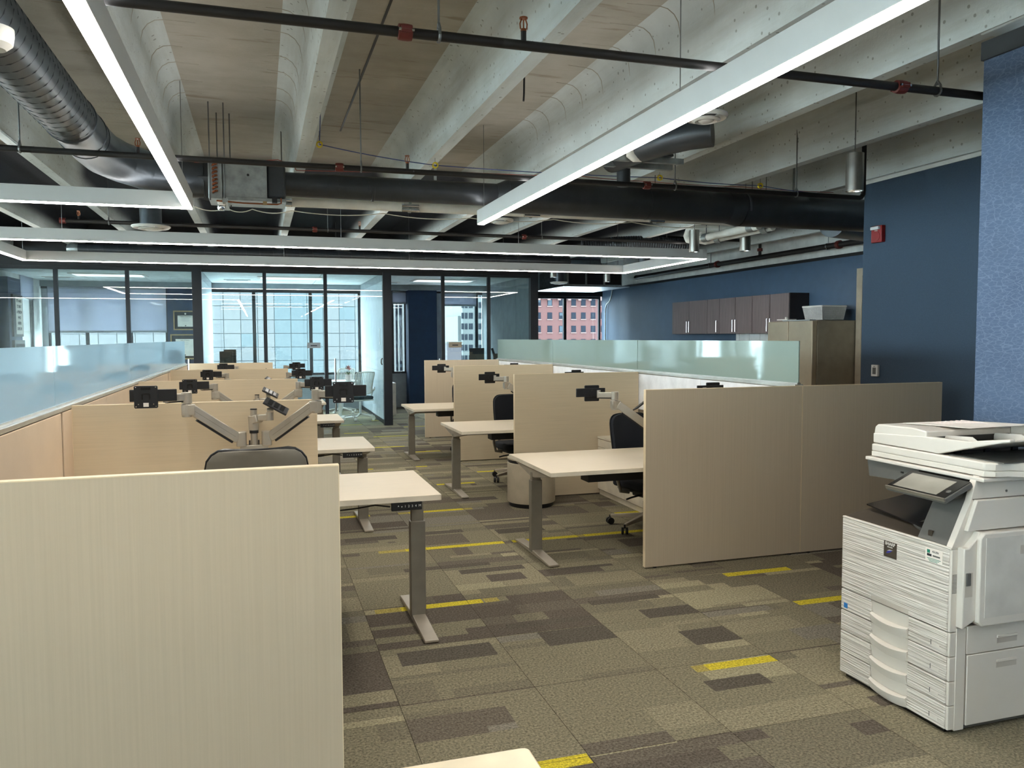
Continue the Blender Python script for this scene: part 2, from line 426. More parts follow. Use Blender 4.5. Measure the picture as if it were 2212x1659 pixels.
def tile(i, j):
    x0 = X0+i*TX; y1 = Y0+j*TY; y0 = y1-TY; g = .0012
    ys = {0., 1., .86, .985}
    while len(ys) < 8: 
        v = random.choice([.08,.14,.2,.27,.33,.4,.46,.54,.62,.7,.78])
        if all(abs(v-q) > .055 for q in ys): ys.add(v)
    ys = sorted(ys); rects = []
    base = pick()
    for a, c in zip(ys, ys[1:]):
        cuts = [0, 1]
        for _ in range(random.choice([0,1,1,2])): cuts.append(random.choice([.2,.3,.4,.5,.6,.7,.8]))
        cuts = sorted(set(cuts))
        for p, q in zip(cuts, cuts[1:]):
            col = base if random.random() < .5 else pick()
            rects.append((x0+p*TX, x0+q*TX, y0+a*TY, y0+c*TY, col))
    def over(lst, col, rects):
        for o in lst:
            ox0, ox1, oy0, oy1 = o
            ox0 = max(ox0, x0); ox1 = min(ox1, x0+TX); oy0 = max(oy0, y0); oy1 = min(oy1, y1)
            if ox1-ox0 < .01 or oy1-oy0 < .01: continue
            out = []
            for (a, b_, c, d, k) in rects:      # cut every printed band round the overlay
                ia, ib, ic, id_ = max(a, ox0), min(b_, ox1), max(c, oy0), min(d, oy1)
                if ib-ia < 1e-4 or id_-ic < 1e-4: out.append((a, b_, c, d, k)); continue
                if ic > c+1e-4: out.append((a, b_, c, ic, k))
                if id_ < d-1e-4: out.append((a, b_, id_, d, k))
                if ia > a+1e-4: out.append((a, ia, ic, id_, k))
                if ib < b_-1e-4: out.append((ib, b_, ic, id_, k))
            out.append((ox0, ox1, oy0, oy1, col)); rects = out
        return rects
    rects = over(DARK, (93,87,77), rects)
    rects = over([(a, b_, y-.036, y+.036) for a, b_, y in FADE], (168,152,84), rects)
    rects = over([(a, b_, y-.036, y+.036) for a, b_, y in YEL], (204,186,58), rects)
    vs = []; fs = []; cols = []
    for (a, b_, c, d, k) in rects:
        n0 = len(vs); a = max(a, x0+g); b_ = min(b_, x0+TX-g); c = max(c, y0+g); d = min(d, y1-g)
        vs += [(a,c,0),(b_,c,0),(b_,d,0),(a,d,0)]; fs.append((n0,n0+1,n0+2,n0+3)); cols.append(lin(k))
    n0 = len(vs); a, b_, c, d = x0+g, x0+TX-g, y0+g, y1-g
    vs += [(a,c,0),(b_,c,0),(b_,d,0),(a,d,0),(a,c,-.0055),(b_,c,-.0055),(b_,d,-.0055),(a,d,-.0055)]
    for q in ((0,4,5,1),(1,5,6,2),(2,6,7,3),(3,7,4,0)): fs.append(tuple(n0+t for t in q)); cols.append(lin((90,82,68)))
    me = bpy.data.meshes.new('carpet_tile'); me.from_pydata(vs, [], fs)
    at_ = me.color_attributes.new('Col', 'FLOAT_COLOR', 'CORNER'); k = 0
    for f, c in zip(fs, cols):
        for _ in f: at_.data[k].color = c; k += 1
    me.materials.append(MATS['carpet']); o = bpy.data.objects.new('carpet_tile', me); COL.objects.link(o); o.parent = floor; WM[o] = Matrix.Identity(4)
for i in range(-1, 7):
    for j in range(-4, 22):
        x0 = X0+i*TX; y0 = Y0+(j-1)*TY
        if y0 > 17.2 or (i >= 5 and j > 2): continue
        if i < 0 and j > 13: continue
        if i == 3 and j > 15 and False: continue
        tile(i, j)
for i in range(3, 6):
    for j in range(3, 6): 
        if i == 5: tile(i, j)

# ---- ceiling: slab with concrete joists
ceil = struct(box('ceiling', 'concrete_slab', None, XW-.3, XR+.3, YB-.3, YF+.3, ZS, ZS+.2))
JX = [-8.7,-7.7,-6.7,-5.7,-4.7,-3.69,-2.68,-1.689,-.69,.356,1.375,2.376,3.32,4.32,5.37,6.38,7.38]
def joist_poly(x):
    R = .12; zt = ZS-R
    right = [(x+.045,ZJ),(x+.075,zt)]+[(x+.075+R-R*math.cos(t), zt+R*math.sin(t)) for t in (.4,.8,1.2,PI/2)]
    left = [(2*x-a, b_) for a, b_ in right]
    return right+[(x+.195,ZS+.01),(x-.195,ZS+.01)]+left[::-1]
for x in JX:
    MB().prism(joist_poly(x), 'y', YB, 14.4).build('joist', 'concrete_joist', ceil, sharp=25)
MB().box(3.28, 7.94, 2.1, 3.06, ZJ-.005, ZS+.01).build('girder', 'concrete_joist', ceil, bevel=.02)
# formwork joints: low ridges that curve out of the joist webs into the pan soffits
for k, (xa, xb) in enumerate(((-.69,.356),(1.375,2.376))):
    r = MB()
    for q in range(13):
        y = 2.3+q*.36+random.uniform(-.05,.05)
        for s, xj in ((1,xa),(-1,xb)):
            if k == 1 and s == 1: continue
            L = random.uniform(.06,.2); pts = [(xj+s*.070,y,ZS-.17)]
            pts += [(xj+s*(.075+.12-.12*math.cos(t)), y, ZS-.12+.12*math.sin(t)) for t in (0,.4,.8,1.2,PI/2)]
            pts += [(xj+s*(.195+L), y+random.uniform(-.02,.02), ZS)]
            r.tube(pts, [.001,.0025,.0035,.0035,.0035,.0035,.0035,.001], 6)
    r.build('formwork_ridge', 'concrete_slab', ceil)
MB().box(.72,.735, YB, 7.4, ZS-.004, ZS+.005).build('slab_joint', 'trim_black', ceil)

# ---- right hand walls, stepping outwards
w = struct(box('wall_right', 'wallpaper', None, 3.3, 3.45, YB, 3.03, 0, 2.87))
struct(box('trim_1', 'trim_dark', None, 3.285, 3.46, YB, 3.035, 2.87, 2.955))
struct(box('wall_return', 'blue_dark', None, 3.46, 5.37, 2.88, 3.03, 0, 3.0))
struct(box('wall_blue', 'blue_dark', None, 5.37, 5.52, 3.03, 6.19, 0, 2.965))
struct(box('trim_2', 'bulk_grey', None, 5.36, 5.53, 3.03, 6.19, 2.965, 2.998))
struct(box('wall_end', 'blue_dark', None, 5.52, 7.94, 6.04, 6.19, 0, 3.0))
struct(box('wall_kitchen', 'blue_wall', None, XR, XR+.2, 6.19, YF, 0, 2.69))
struct(box('trim_3', 'trim_black', None, XR-.012, XR+.2, 6.19, YF, 2.69, 2.735))
struct(box('wall_bulkhead', 'bulk_grey', None, XR, XR+.2, 6.19, YF, 2.735, ZS))
d1 = struct(thing('door_1', '', '', (XR-.03, 8.75, 0)))
del d1['label'], d1['category']
box('door_frame', 'door_tan', d1, XR-.06, XR, 9.09, 9.2, 0, 2.50); box('door_frame', 'door_tan', d1, XR-.06, XR, 8.1, 8.21, 0, 2.50)
box('door_frame', 'door_tan', d1, XR-.06, XR, 8.21, 9.09, 2.4, 2.5); box('door_leaf', 'door_tan', d1, XR-.035, XR, 8.215, 9.085, .005, 2.395)

# ---- left exterior wall with windows, wall behind the camera
def window_wall(name, x, y0, y1, segs, z0=.5, z1=2.75):
    mb = MB(); mb.box(x-.25, x, y0, y1, 0, z0); mb.box(x-.25, x, y0, y1, z1, ZS); last = y0
    for a, b_ in segs: mb.box(x-.25, x, last, a, z0, z1); last = b_
    mb.box(x-.25, x, last, y1, z0, z1)
    return struct(mb.build(name, 'wall_white', None))
WL = [(-3.5,-.6),(-.3,2.6),(2.9,5.8),(6.1,9.0),(9.3,12.2)]
window_wall('wall_left', XW, YB, 14.45, WL, .3, 2.95)
struct(box('wall_left_return', 'wall_white', None, XW, XL, 14.45, 14.65, 0, ZS))
window_wall('wall_left_office', XL, 14.45, YF, [(16.52,17.4)], .5, 2.75)
WN = 0
def window(pts_axis, fixed, a0, a1, z0, z1, mulls, fmat='frame_dark', depth=.06):
    global WN
    WN += 1
    w = bpy.data.objects.new('window_%d' % WN, None); COL.objects.link(w); w['kind'] = 'structure'; WM[w] = Matrix.Identity(4)
    def B(p, q, r, s, nm, mt, d0=0, d1=depth):
        if pts_axis == 'x': return box(nm, mt, w, p, q, fixed+d0, fixed+d1, r, s)
        return box(nm, mt, w, fixed-d1, fixed-d0, p, q, r, s)
    t = .05
    B(a0, a0+t, z0, z1, 'jamb', fmat); B(a1-t, a1, z0, z1, 'jamb', fmat); B(a0+t, a1-t, z1-.07, z1, 'head', fmat); B(a0+t, a1-t, z0, z0+t, 'sill', fmat)
    edges = [a0+t]+sorted(mulls)+[a1-t]
    for q in mulls: B(q-.035, q+.035, z0+t, z1-.07, 'mullion', fmat, -.02)
    for i in range(len(edges)-1):
        p = edges[i]+(.035 if i else 0); q = edges[i+1]-(.035 if i < len(edges)-2 else 0)
        B(p, q, z0+t, z1-.07, 'pane', 'glass_window', .03, .038)
    return w
for a, b_ in WL: window('y', XW, a, b_, .3, 2.95, [(a+b_)/2])
window('y', XL, 16.52, 17.4, .5, 2.75, [])
struct(box('wall_behind', 'wall_white', None, XW-.25, 3.3, YB-.2, YB, 0, ZS))

# ---- window wall at the far end
mb = MB(); mb.box(XL-.25, XR+.2, YF, YF+.3, 0, .77); mb.box(XL-.25, XR+.2, YF, YF+.3, 2.62, ZS)
for a, b_ in ((XL-.25,-4.0),(-1.8,-1.03),(2.14,2.83),(3.17,3.97),(5.0,6.24)): mb.box(a, b_, YF, YF+.3, .77, 2.62)
struct(mb.build('wall_far', 'wall_grey', None))
window('x', YF+.02, -4.0, -1.8, .77, 2.62, [-3.3,-2.5]); window('x', YF+.02, -1.03, 2.14, .77, 2.62, [-.1,1.07])
window('x', YF+.02, 2.83, 3.17, .77, 2.62, []); window('x', YF+.02, 3.97, 5.0, .77, 2.62, [4.8]); window('x', YF+.02, 6.24, 7.92, .77, 2.56, [6.99])
struct(box('trim_4', 'trim_black', None, 5.05, XR, YF-.05, YF, 2.545, 2.66)); struct(box('trim_5', 'frame_dark', None, XL, 4.92, YF-.03, YF, 2.58, 2.66))
struct(box('wall_column', 'navy_column', None, 3.15, 3.79, 17.65, YF, 0, 2.72)); struct(box('wall_pier', 'navy_column', None, -1.8, -1.06, 17.94, YF, 0, 2.6))
struct(box('wall_corner', 'navy_column', None, XL, -3.9, 15.02, 15.75, 0, 2.6))
# ---- roller shades
def shade(x0, x1, z, label, y=YF-.05):
    t = thing('roller_shade', label, 'shade', ((x0+x1)/2, y, z))
    box('fabric', 'shade', t, x0, x1, y, y+.004, z+.04, 2.6); box('hem_bar', 'wall_grey', t, x0, x1, y-.006, y+.01, z, z+.04)
    MB().cyl((x0,y+.01,2.6), (x1,y+.01,2.6), .025).build('roller', 'shade', t)
shade(-3.98,-1.82,1.70,'wide grey roller shade half lowered in the left glass office')
shade(2.85,3.15,2.33,'narrow grey roller shade left of the navy column'); shade(3.99,4.78,2.29,'short grey roller shade right of the navy column')
t = thing('roller_shade', 'pale roller shade over the narrow side window by the poster', 'shade', (XL+.01,16.95,2.35))
box('fabric', 'shade', t, XL+.005, XL+.01, 16.52, 17.4, 2.36, 2.76); box('hem_bar', 'wall_grey', t, XL, XL+.015, 16.52, 17.4, 2.32, 2.36)

# ---- offices: glass fronts, partitions, lowered ceilings
YG = 14.45
struct(box('wall_header', 'trim_black', None, XL, 5.05, YG-.04, YG+.1, 2.74, ZS))
struct(box('trim_6', 'trim_black', None, XL, 5.05, YG-.03, YG+.05, 2.69, 2.74))
def front(n, x0, x1, mulls):
    w = bpy.data.objects.new('wall_glass_%s' % n, None); COL.objects.link(w); w['kind'] = 'structure'; WM[w] = Matrix.Identity(4)
    e = [x0]+mulls+[x1]
    for q in mulls: box('mullion', 'frame_dark', w, q-.03, q+.03, YG-.03, YG+.03, 0, 2.69)
    for i in range(len(e)-1):
        a = e[i]+(.03 if i else 0); c = e[i+1]-(.03 if i < len(e)-2 else 0)
        if c-a > .1: box('pane', 'glass_office', w, a, c, YG-.005, YG+.005, .01, 2.69)
front('left', XL, -1.06, [-3.08,-2.04]); front('middle', -.9, 2.11, [.10,1.115]); front('right', 3.215-.03, 4.92, [3.215,4.085])
for i, x in enumerate((-.98,2.19,4.97)):
    struct(box('trim_%d' % (7+i), 'frame_dark', None, x-.075, x+.075, YG-.06, YG+.06, 0, 2.74))
def partition(nm, x, mat, edges, zsplit):
    w = struct(box(nm, mat, None, x-.035, x+.035, YG+.06, YF, 0, 2.74))
    for a, c in zip(edges, edges[1:]):
        for z0, z1 in ((.08,zsplit-.004),(zsplit+.004,2.6)):
            for sx in (-1, 1):
                box('panel', mat, w, x+sx*.035 if sx > 0 else x-.047, x+.047 if sx > 0 else x-.035, a+.005, c-.005, z0, z1)
    box('head_trim', 'wall_grey', w, x-.05, x+.05, YG+.06, YF, 2.6, 2.74); box('base_trim', 'frame_dark', w, x-.05, x+.05, YG+.06, YF, 0, .08)
partition('wall_partition_left', -.98, 'panel_white', [14.55,15.4,16.25,17.1,17.95], .96)
partition('wall_partition_middle', 2.19, 'panel_white', [14.55,15.4,16.25,17.1,17.95], .96)
partition('wall_partition_right', 4.97, 'panel_grey', [14.55,15.4,16.25,17.1,17.95], .96)
for nm, x0, x1 in (('left', XL, -1.03), ('middle', -.93, 2.14), ('right', 2.24, 4.92)):
    c = struct(box('ceiling_%s' % nm, 'wall_grey', None, x0, x1, YG+.1, YF, 2.745, 2.79))
    yy = YG+.12; k = 0
    nx = 3; wx = (x1-x0)/nx
    while yy < YF-.2:
        y2 = min(yy+.59, YF-.02)
        for i in range(nx):
            box('ceiling_tile', 'ceil_tile', c, x0+i*wx+.008, x0+(i+1)*wx-.008, yy+.008, y2-.008, 2.735, 2.745)
        yy += .59
    xm = (x0+x1)/2
    tf = thing('ceiling_troffer', 'recessed rectangular light in the %s office ceiling' % nm, 'light', (xm,16.1,2.735))
    box('frame', 'white_plastic', tf, xm-.62, xm+.62, 15.8, 16.4, 2.72, 2.735); box('lens', 'troffer_lens', tf, xm-.56, xm+.56, 15.86, 16.34, 2.715, 2.72)
    vt = thing('air_slot', 'dark slot diffuser in the %s office ceiling' % nm, 'vent', (xm-.9,16.9,2.735))
    box('frame', 'white_plastic', vt, xm-1.25, xm-.75, 16.8, 17.0, 2.725, 2.735); box('slot', 'wall_grey', vt, xm-1.2, xm-.8, 16.84, 16.96, 2.72, 2.725)
struct(box('trim_10', 'wall_grey', None, XL, -1.03, 17.9, YF, 2.62, 2.74)); struct(box('trim_11', 'wall_grey', None, -.93, 2.14, 17.9, YF, 2.62, 2.74)); struct(box('trim_12', 'wall_grey', None, 2.24, 4.92, 17.6, YF, 2.62, 2.74))
# ================================================================== CEILING SERVICES
def linear_lamp(name, label, path, cables, z=2.575, closed=False, top_glow='added_top_glow'):
    """a suspended linear lamp along a rectilinear path of (x, y) corners"""
    hw = .034; hh = .125; cx = sum(p[0] for p in path)/len(path); cy = sum(p[1] for p in path)/len(path)
    t = thing(name, label, 'light', (cx, cy, z)); segs = list(zip(path, path[1:]))+([(path[-1], path[0])] if closed else [])
    for (xa, ya), (xb, yb) in segs:
        x0, x1 = sorted((xa, xb)); y0, y1 = sorted((ya, yb))
        if x1-x0 < .01:
            y0 -= hw; y1 += hw
            box('housing', 'lamp_body', t, xa-hw, xa+hw, y0, y1, z+.006, z+hh, bevel=.002); box('diffuser', 'lamp_glow', t, xa-hw+.005, xa+hw-.005, y0+.004, y1-.004, z, z+.006)
        else:
            x0 += hw; x1 -= hw
            box('housing', 'lamp_body', t, x0, x1, ya-hw, ya+hw, z+.006, z+hh, bevel=.002); box('diffuser', 'lamp_glow', t, x0, x1, ya-hw+.005, ya+hw-.005, z, z+.006)
    for (xa, ya), (xb, yb) in segs:      # glowing strip added on top of the housing to brighten the ceiling
        x0, x1 = sorted((xa, xb)); y0, y1 = sorted((ya, yb))
        if x1-x0 < .01: box('added_glow_strip', top_glow, t, xa-.022, xa+.022, y0, y1, z+hh-.002, z+hh+.0003)
        else: box('added_glow_strip', top_glow, t, x0+hw, x1-hw, ya-.022, ya+.022, z+hh-.002, z+hh+.0003)
    for x, y, zt in cables: MB().cyl((x,y,z+hh-.01), (x,y,zt), .0025, n=6).build('suspension_cable', 'rod_steel', t)
    return t
linear_lamp('linear_pendant', 'white L shaped linear pendant light at upper left, crossing over the left desks', [(-.505,-2.5),(-.505,6.72),(-8.4,6.72)],
            [(-.505,6.3,ZS),(-.505,3.2,ZS),(-.505,0,ZS),(-1.9,6.72,ZS),(-3.4,6.72,ZS),(-5.5,6.72,ZS),(-8.0,6.72,ZS)])
linear_lamp('linear_pendant', 'straight white linear pendant light running to the upper right corner', [(1.90,-2.5),(1.90,6.93)], [(1.90,6.85,ZS),(1.90,3.41,ZS),(1.90,0,ZS)])
linear_lamp('linear_pendant', 'large rectangular linear pendant loop in front of the glass offices', [(-2.83,9.27),(5.52,9.27),(5.52,11.65),(-2.83,11.65)],
            [(-1.9,9.27,ZS),(.9,9.27,ZS),(3.0,9.27,ZS),(-2.83,11.6,ZS),(.35,11.65,ZS),(2.1,11.65,ZS),(5.5,11.6,ZS)], closed=True, top_glow='added_loop_glow')

def spr_pipe(label, Y, Z, r, x0, x1, coup, hang, heads, caps=()):
    t = thing('sprinkler_pipe', label, 'pipe', ((x0+x1)/2, Y, Z-r))
    MB().cyl((x0,Y,Z), (x1,Y,Z), r, n=20).build('pipe', 'pipe_black', t)
    for x in coup:
        c = MB().lathe([(r,-.028),(r*1.5,-.026),(r*1.6,-.01),(r*1.6,.01),(r*1.5,.026),(r,.028)], (x,Y,Z), 16, 'x')
        c.box(x-.02, x+.02, Y-r*2.1, Y-r*1.3, Z-.012, Z+.012); c.box(x-.02, x+.02, Y+r*1.3, Y+r*2.1, Z-.012, Z+.012)
        o = c.build('coupling', 'coupling_red', t); MB().cyl((x-.03,Y-r*1.8,Z), (x+.03,Y-r*1.8,Z), .006, n=8).build('bolt', 'chrome', o)
    for x in hang:
        h = MB(); h.tube([(x,Y-r*1.1,Z)]+[(x,Y+r*1.15*math.sin(a),Z-r*1.15*math.cos(a)) for a in (-1.2,-.6,0,.6,1.2)]+[(x,Y+r*.9,Z+r*1.3),(x,Y,Z+r*2.6),(x,Y-r*.9,Z+r*1.3),(x,Y-r*1.15,Z)], .006, 6)
        o = h.build('hanger', 'rod_steel', t); MB().cyl((x,Y,Z+r*1.5), (x,Y,ZS), .005, n=8).build('rod', 'rod_steel', o)
    for x in heads:
        s = MB().cyl((x,Y,Z+r*.8), (x,Y,Z+r+.035), .011, n=10)
        o = s.build('sprinkler_head', 'pipe_black', t)
        k = MB(); z = Z+r+.035
        k.cyl((x,Y,z), (x,Y,z+.01), .012, n=10); k.tube([(x-.013,Y,z+.01),(x-.015,Y,z+.03),(x-.008,Y,z+.05)], .003, 6); k.tube([(x+.013,Y,z+.01),(x+.015,Y,z+.03),(x+.008,Y,z+.05)], .003, 6)
        k.cyl((x,Y,z+.01), (x,Y,z+.045), .003, n=6); k.cyl((x,Y,z+.05), (x,Y,z+.055), .017, n=12); k.build('deflector', 'copper', o)
    for x in caps:
        MB().cyl((x-.03,Y,Z), (x+.03,Y,Z), r*1.5, n=16).build('end_cap', 'coupling_red', t)
    return t
px = lambda x, y, Y: at(x, y, Y).x
spr_pipe('black sprinkler pipe nearest the camera, across the top of the view', 3.13, 2.745, .0195, -8.9, 5.36, [px(875,77,3.13),px(1945,187,3.13),-2.2], [px(948,80,3.13),px(2025,190,3.13),-1.6], [px(1131,95,3.13),-2.9])
spr_pipe('black sprinkler pipe running just above the long black duct', 5.69, 2.745, .0195, -8.9, px(1858,430,5.69), [px(733,362,5.69),px(1397,405,5.69)], [px(780,365,5.69),px(43,320,5.69),px(1458,405,5.69),px(1720,420,5.69)], [px(880,370,5.69),px(298,335,5.69)])
xe_ = px(1858,430,5.69); MB().tube([(xe_-.02,5.69,2.745),(xe_+.01,5.69,2.75),(xe_+.03,5.69,2.775),(xe_+.032,5.69,2.80),(xe_+.032,5.69,ZS)], .0195, 12).build('riser', 'pipe_black', [o for o in bpy.data.objects if o.get('label') == 'black sprinkler pipe running just above the long black duct'][0])
spr_pipe('black sprinkler pipe with red end cap above the light loop', 9.78, 2.85, .021, px(135,470,9.78), 5.7, [px(680,495,9.78),px(1132,513,9.78)], [px(235,478,9.78),px(708,495,9.78),px(1170,515,9.78)], [px(777,500,9.78),px(170,472,9.78)], [px(135,470,9.78)])
# pipe along the kitchen bulkhead
t = thing('sprinkler_pipe', 'black sprinkler main along the grey bulkhead above the kitchen wall', 'pipe', (7.7,11.5,2.8))
MB().cyl((7.7,7.0,2.84), (7.7,15.6,2.84), .04, n=20).build('pipe', 'pipe_black', t)
MB().cyl((7.7,15.6,2.84), (7.7,15.66,2.84), .046, n=16).build('end_cap', 'pipe_black', t)
for y in (9.35,12.45):
    MB().lathe([(.04,-.03),(.058,-.028),(.06,0),(.058,.028),(.04,.03)], (7.7,y,2.84), 16, 'y').build('coupling', 'coupling_red', t)
    h = MB().lathe([(.042,-.012),(.05,-.012),(.05,.012),(.042,.012)], (7.7,y+.22,2.84), 16, 'y').build('hanger', 'chrome', t); MB().cyl((7.7,y+.22,2.88), (7.7,y+.22,ZS), .006, n=8).build('rod', 'rod_steel', h)
bx = MB(); bx.tube([(7.7,11.2,2.87),(7.7,11.2,3.06),(7.6,11.2,3.1),(5.4,11.2,3.1)], .025, 10); bx.build('branch', 'pipe_black', t)
MB().lathe([(.025,-.025),(.042,-.022),(.042,.022),(.025,.025)], (7.7,11.2,2.96), 14, 'z').build('coupling', 'coupling_red', t)
MB().lathe([(.025,-.025),(.042,-.022),(.042,.022),(.025,.025)], (6.9,11.2,3.1), 14, 'x').build('coupling', 'coupling_red', t)

# ---- long black spiral duct with reducers, coil box and elbow
def seams(mb, axis, c, r, a0, a1, step, rr=.003):
    n = int((a1-a0)/step)
    for i in range(n+1):
        a = a0+i*step
        pts = []
        for k in range(17):
            th = 2*PI*k/16; q = a+step*.35*k/16
            pts.append((q,c[0]+r*math.cos(th),c[1]+r*math.sin(th)) if axis == 'x' else (c[0]+r*math.cos(th),q,c[1]+r*math.sin(th)))
        mb.tube(pts, rr, 5, caps=False)
YD = 7.0
t = thing('spiral_duct', 'long black spiral duct running across the room to the blue wall', 'duct', (3,YD,2.7))
MB().cyl((.22,YD,2.85), (2.05,YD,2.85), .10, n=28).build('pipe_section', 'duct_black', t)
MB().cyl((2.05,YD,2.85), (2.15,YD,2.845), .10, .15, n=28).build('reducer', 'duct_black', t)
MB().cyl((2.15,YD,2.845), (4.42,YD,2.84), .15, n=28).build('pipe_section', 'duct_black', t)
MB().cyl((4.42,YD,2.84), (4.56,YD,2.83), .15, .165, n=28).build('reducer', 'duct_black', t)
MB().cyl((4.56,YD,2.83), (6.9,YD,2.83), .165, n=28).build('pipe_section', 'duct_black', t)
s = MB(); seams(s,'x',(YD,2.85),.10,.35,1.9,.26,.0018); seams(s,'x',(YD,2.843),.15,2.3,4.3,.26,.0018); seams(s,'x',(YD,2.83),.165,4.75,6.6,.26,.0018); s.build('seam', 'duct_black', t)
for x, r in ((.95,.101),(2.16,.153),(3.55,.152),(4.60,.168)): MB().lathe([(r-.006,-.012),(r+.001,-.009),(r+.001,.009),(r-.006,.012)], (x,YD,2.843), 28, 'x').build('joint_band', 'duct_seam' if x in (4.60,) else 'duct_black', t)
for x in (1.5,3.4,5.2):
    MB().box(x-.012, x+.012, YD-.004, YD+.004, 2.9, ZS).build('strap', 'galv', t)
MB().cyl((5.75,YD+.1,2.75), (7.6,YD+1.0,2.80), .14, n=24).build('branch', 'duct_black', t)

t = thing('coil_box', 'galvanized reheat coil box with copper return bends on the duct', 'duct box', (-.05,YD,2.68))
x0, x1 = px(460,400,YD-.15), px(578,400,YD-.15)
box('casing', 'galv', t, -.253, .085, YD-.16, YD+.16, 2.70, 2.99, bevel=.004)
box('coil_plate', 'galv', t, -.36, -.256, YD-.18, YD+.18, 2.68, 3.0, bevel=.004)
for i in range(9):
    z = 2.725+i*.030
    MB().tube([(-.325,YD-.18,z),(-.322,YD-.20,z+.004),(-.31,YD-.205,z+.009),(-.298,YD-.20,z+.013),(-.295,YD-.18,z+.016)], .009, 8).build('return_bend', 'copper', t)
MB().cyl((-.06,YD-.163,2.88), (-.06,YD-.158,2.88), .010, n=12).build('port', 'black_plastic', t)
box('collar', 'duct_black', t, .085, .23, YD-.13, YD+.13, 2.71, 2.98, bevel=.02)
MB().box(-.25,.23,YD-.17,YD+.17,2.675,2.70).build('drain_pan', 'galv', t)
for x, y, zt in ((-.345,YD-.21,3.3),(-.30,YD+.1,3.3),(-.235,YD-.21,3.3),(-.2,YD+.1,3.3)): MB().cyl((x,y,2.66), (x,y,ZS), .005, n=8).build('threaded_rod', 'rod_steel', t)
box('strut', 'galv', t, -.255, -.215, YD-.24, YD+.2, 2.645, 2.675)
p = at(478,436,YD-.1); MB().tube([(p.x,p.y,2.72),(p.x,p.y,2.66),(p.x+.03,p.y,2.64)], .03, 12).build('pipe_stub', 'pipe_white', t)
MB().lathe([(.0,-.03),(.026,-.026),(.032,-.01),(.032,.012)], (p.x,p.y,2.625), 16).build('sight_cap', 'chrome', t)
MB().tube([(-.3,YD-.2,2.66),(-.1,YD-.2,2.65),(.16,YD-.2,2.65),(.19,YD-.2,2.66),(.19,YD-.2,2.70)], .006, 8).build('drain_line', 'copper', t)
box('valve', 'black_plastic', t, .12, .16, YD-.22, YD-.18, 2.66, 2.70); box('valve_tag', 'gold', t, .05, .08, YD-.21, YD-.205, 2.64, 2.67)

t = thing('spiral_duct', 'grey spiral duct with segmented elbow at upper left', 'duct', (-1.02,5.0,2.7))
Xd, Zd, rd = -1.084, 2.93, .15
MB().cyl((Xd,YB+.02,Zd), (Xd,6.05,Zd), rd, n=28).build('pipe_section', 'duct_grey', t)
R = .62; el = []
for i in range(6):
    a = PI/2*i/5; el.append((Xd+R-R*math.cos(a), 6.25+(.75)*math.sin(a), Zd-.08*i/5))
el = [(Xd,6.05,Zd)]+el+[(Xd+R+.06,YD,2.85)]; Zl = 2.85
MB().tube(el, [rd+.004]*3+[rd]*(len(el)-5)+[.146,.144], 28).build('elbow', 'duct_grey', t, sharp=15)
MB().cyl((Xd+R+.04,YD,Zl), (-.40,YD,Zl), .142, n=28).build('pipe_section', 'duct_grey', t)
MB().lathe([(rd,-.0),(.165,.08)], (-.44,YD,Zl), 4, 'x').build('transition', 'duct_grey', t)
s = MB(); seams(s,'y',(Xd,Zd),rd,1.2,5.6,.10,.0032); s.build('seam', 'duct_black', t)
s = MB(); seams(s,'x',(YD,Zl),.142,-.41,-.405,.07,.002); s.build('seam', 'duct_seam', t)
for y in (5.6,5.95): MB().lathe([(rd,-.02),(rd+.006,-.015),(rd+.006,.015),(rd,.02)], (Xd,y,Zd), 28, 'y').build('joint_band', 'duct_grey', t)
for y in (1.0,3.6): MB().box(Xd-.012,Xd+.012,y-.003,y+.003,Zd+.1,ZS).build('strap', 'galv', t)

t = thing('spiral_duct', 'dark spiral duct far away, just above the glass office fronts', 'duct', (1.5,13.2,2.8))
MB().cyl((px(160,538,13.2),13.2,2.89), (5.2,13.2,2.89), .085, n=20).build('pipe_section', 'duct_grey', t)
MB().lathe([(0,-.10),(.06,-.09),(.085,-.05),(.086,.06)], (px(160,538,13.2),13.2,2.89), 20, 'x').build('end_cap', 'galv', t)
s = MB(); seams(s,'x',(13.2,2.89),.085,-2.4,5.0,.2,.0025); s.build('seam', 'duct_seam', t)
for x in (-1.5,1.2,4.0): MB().cyl((x,13.2,2.96), (x,13.2,ZS), .005, n=6).build('strap', 'rod_steel', t)
t = thing('flexible_duct', 'dark corrugated flexible duct hanging near the kitchen bulkhead', 'duct', (5.6,10.6,2.8))
fx = MB(); pts = []; rs = []
for i in range(90):
    u = i/89; pts.append((4.5+u*1.5,10.9-.4*u,2.86+.06*math.sin(u*3))); rs.append(.115+.008*(i % 2))
fx.tube(pts, rs, 18).build('hose', 'duct_black', t)
for x in (5.0,5.7): MB().cyl((x,10.9-(x-4.5)*.26,2.95), (x,10.9-(x-4.5)*.26,ZS), .005, n=6).build('strap', 'rod_steel', t)

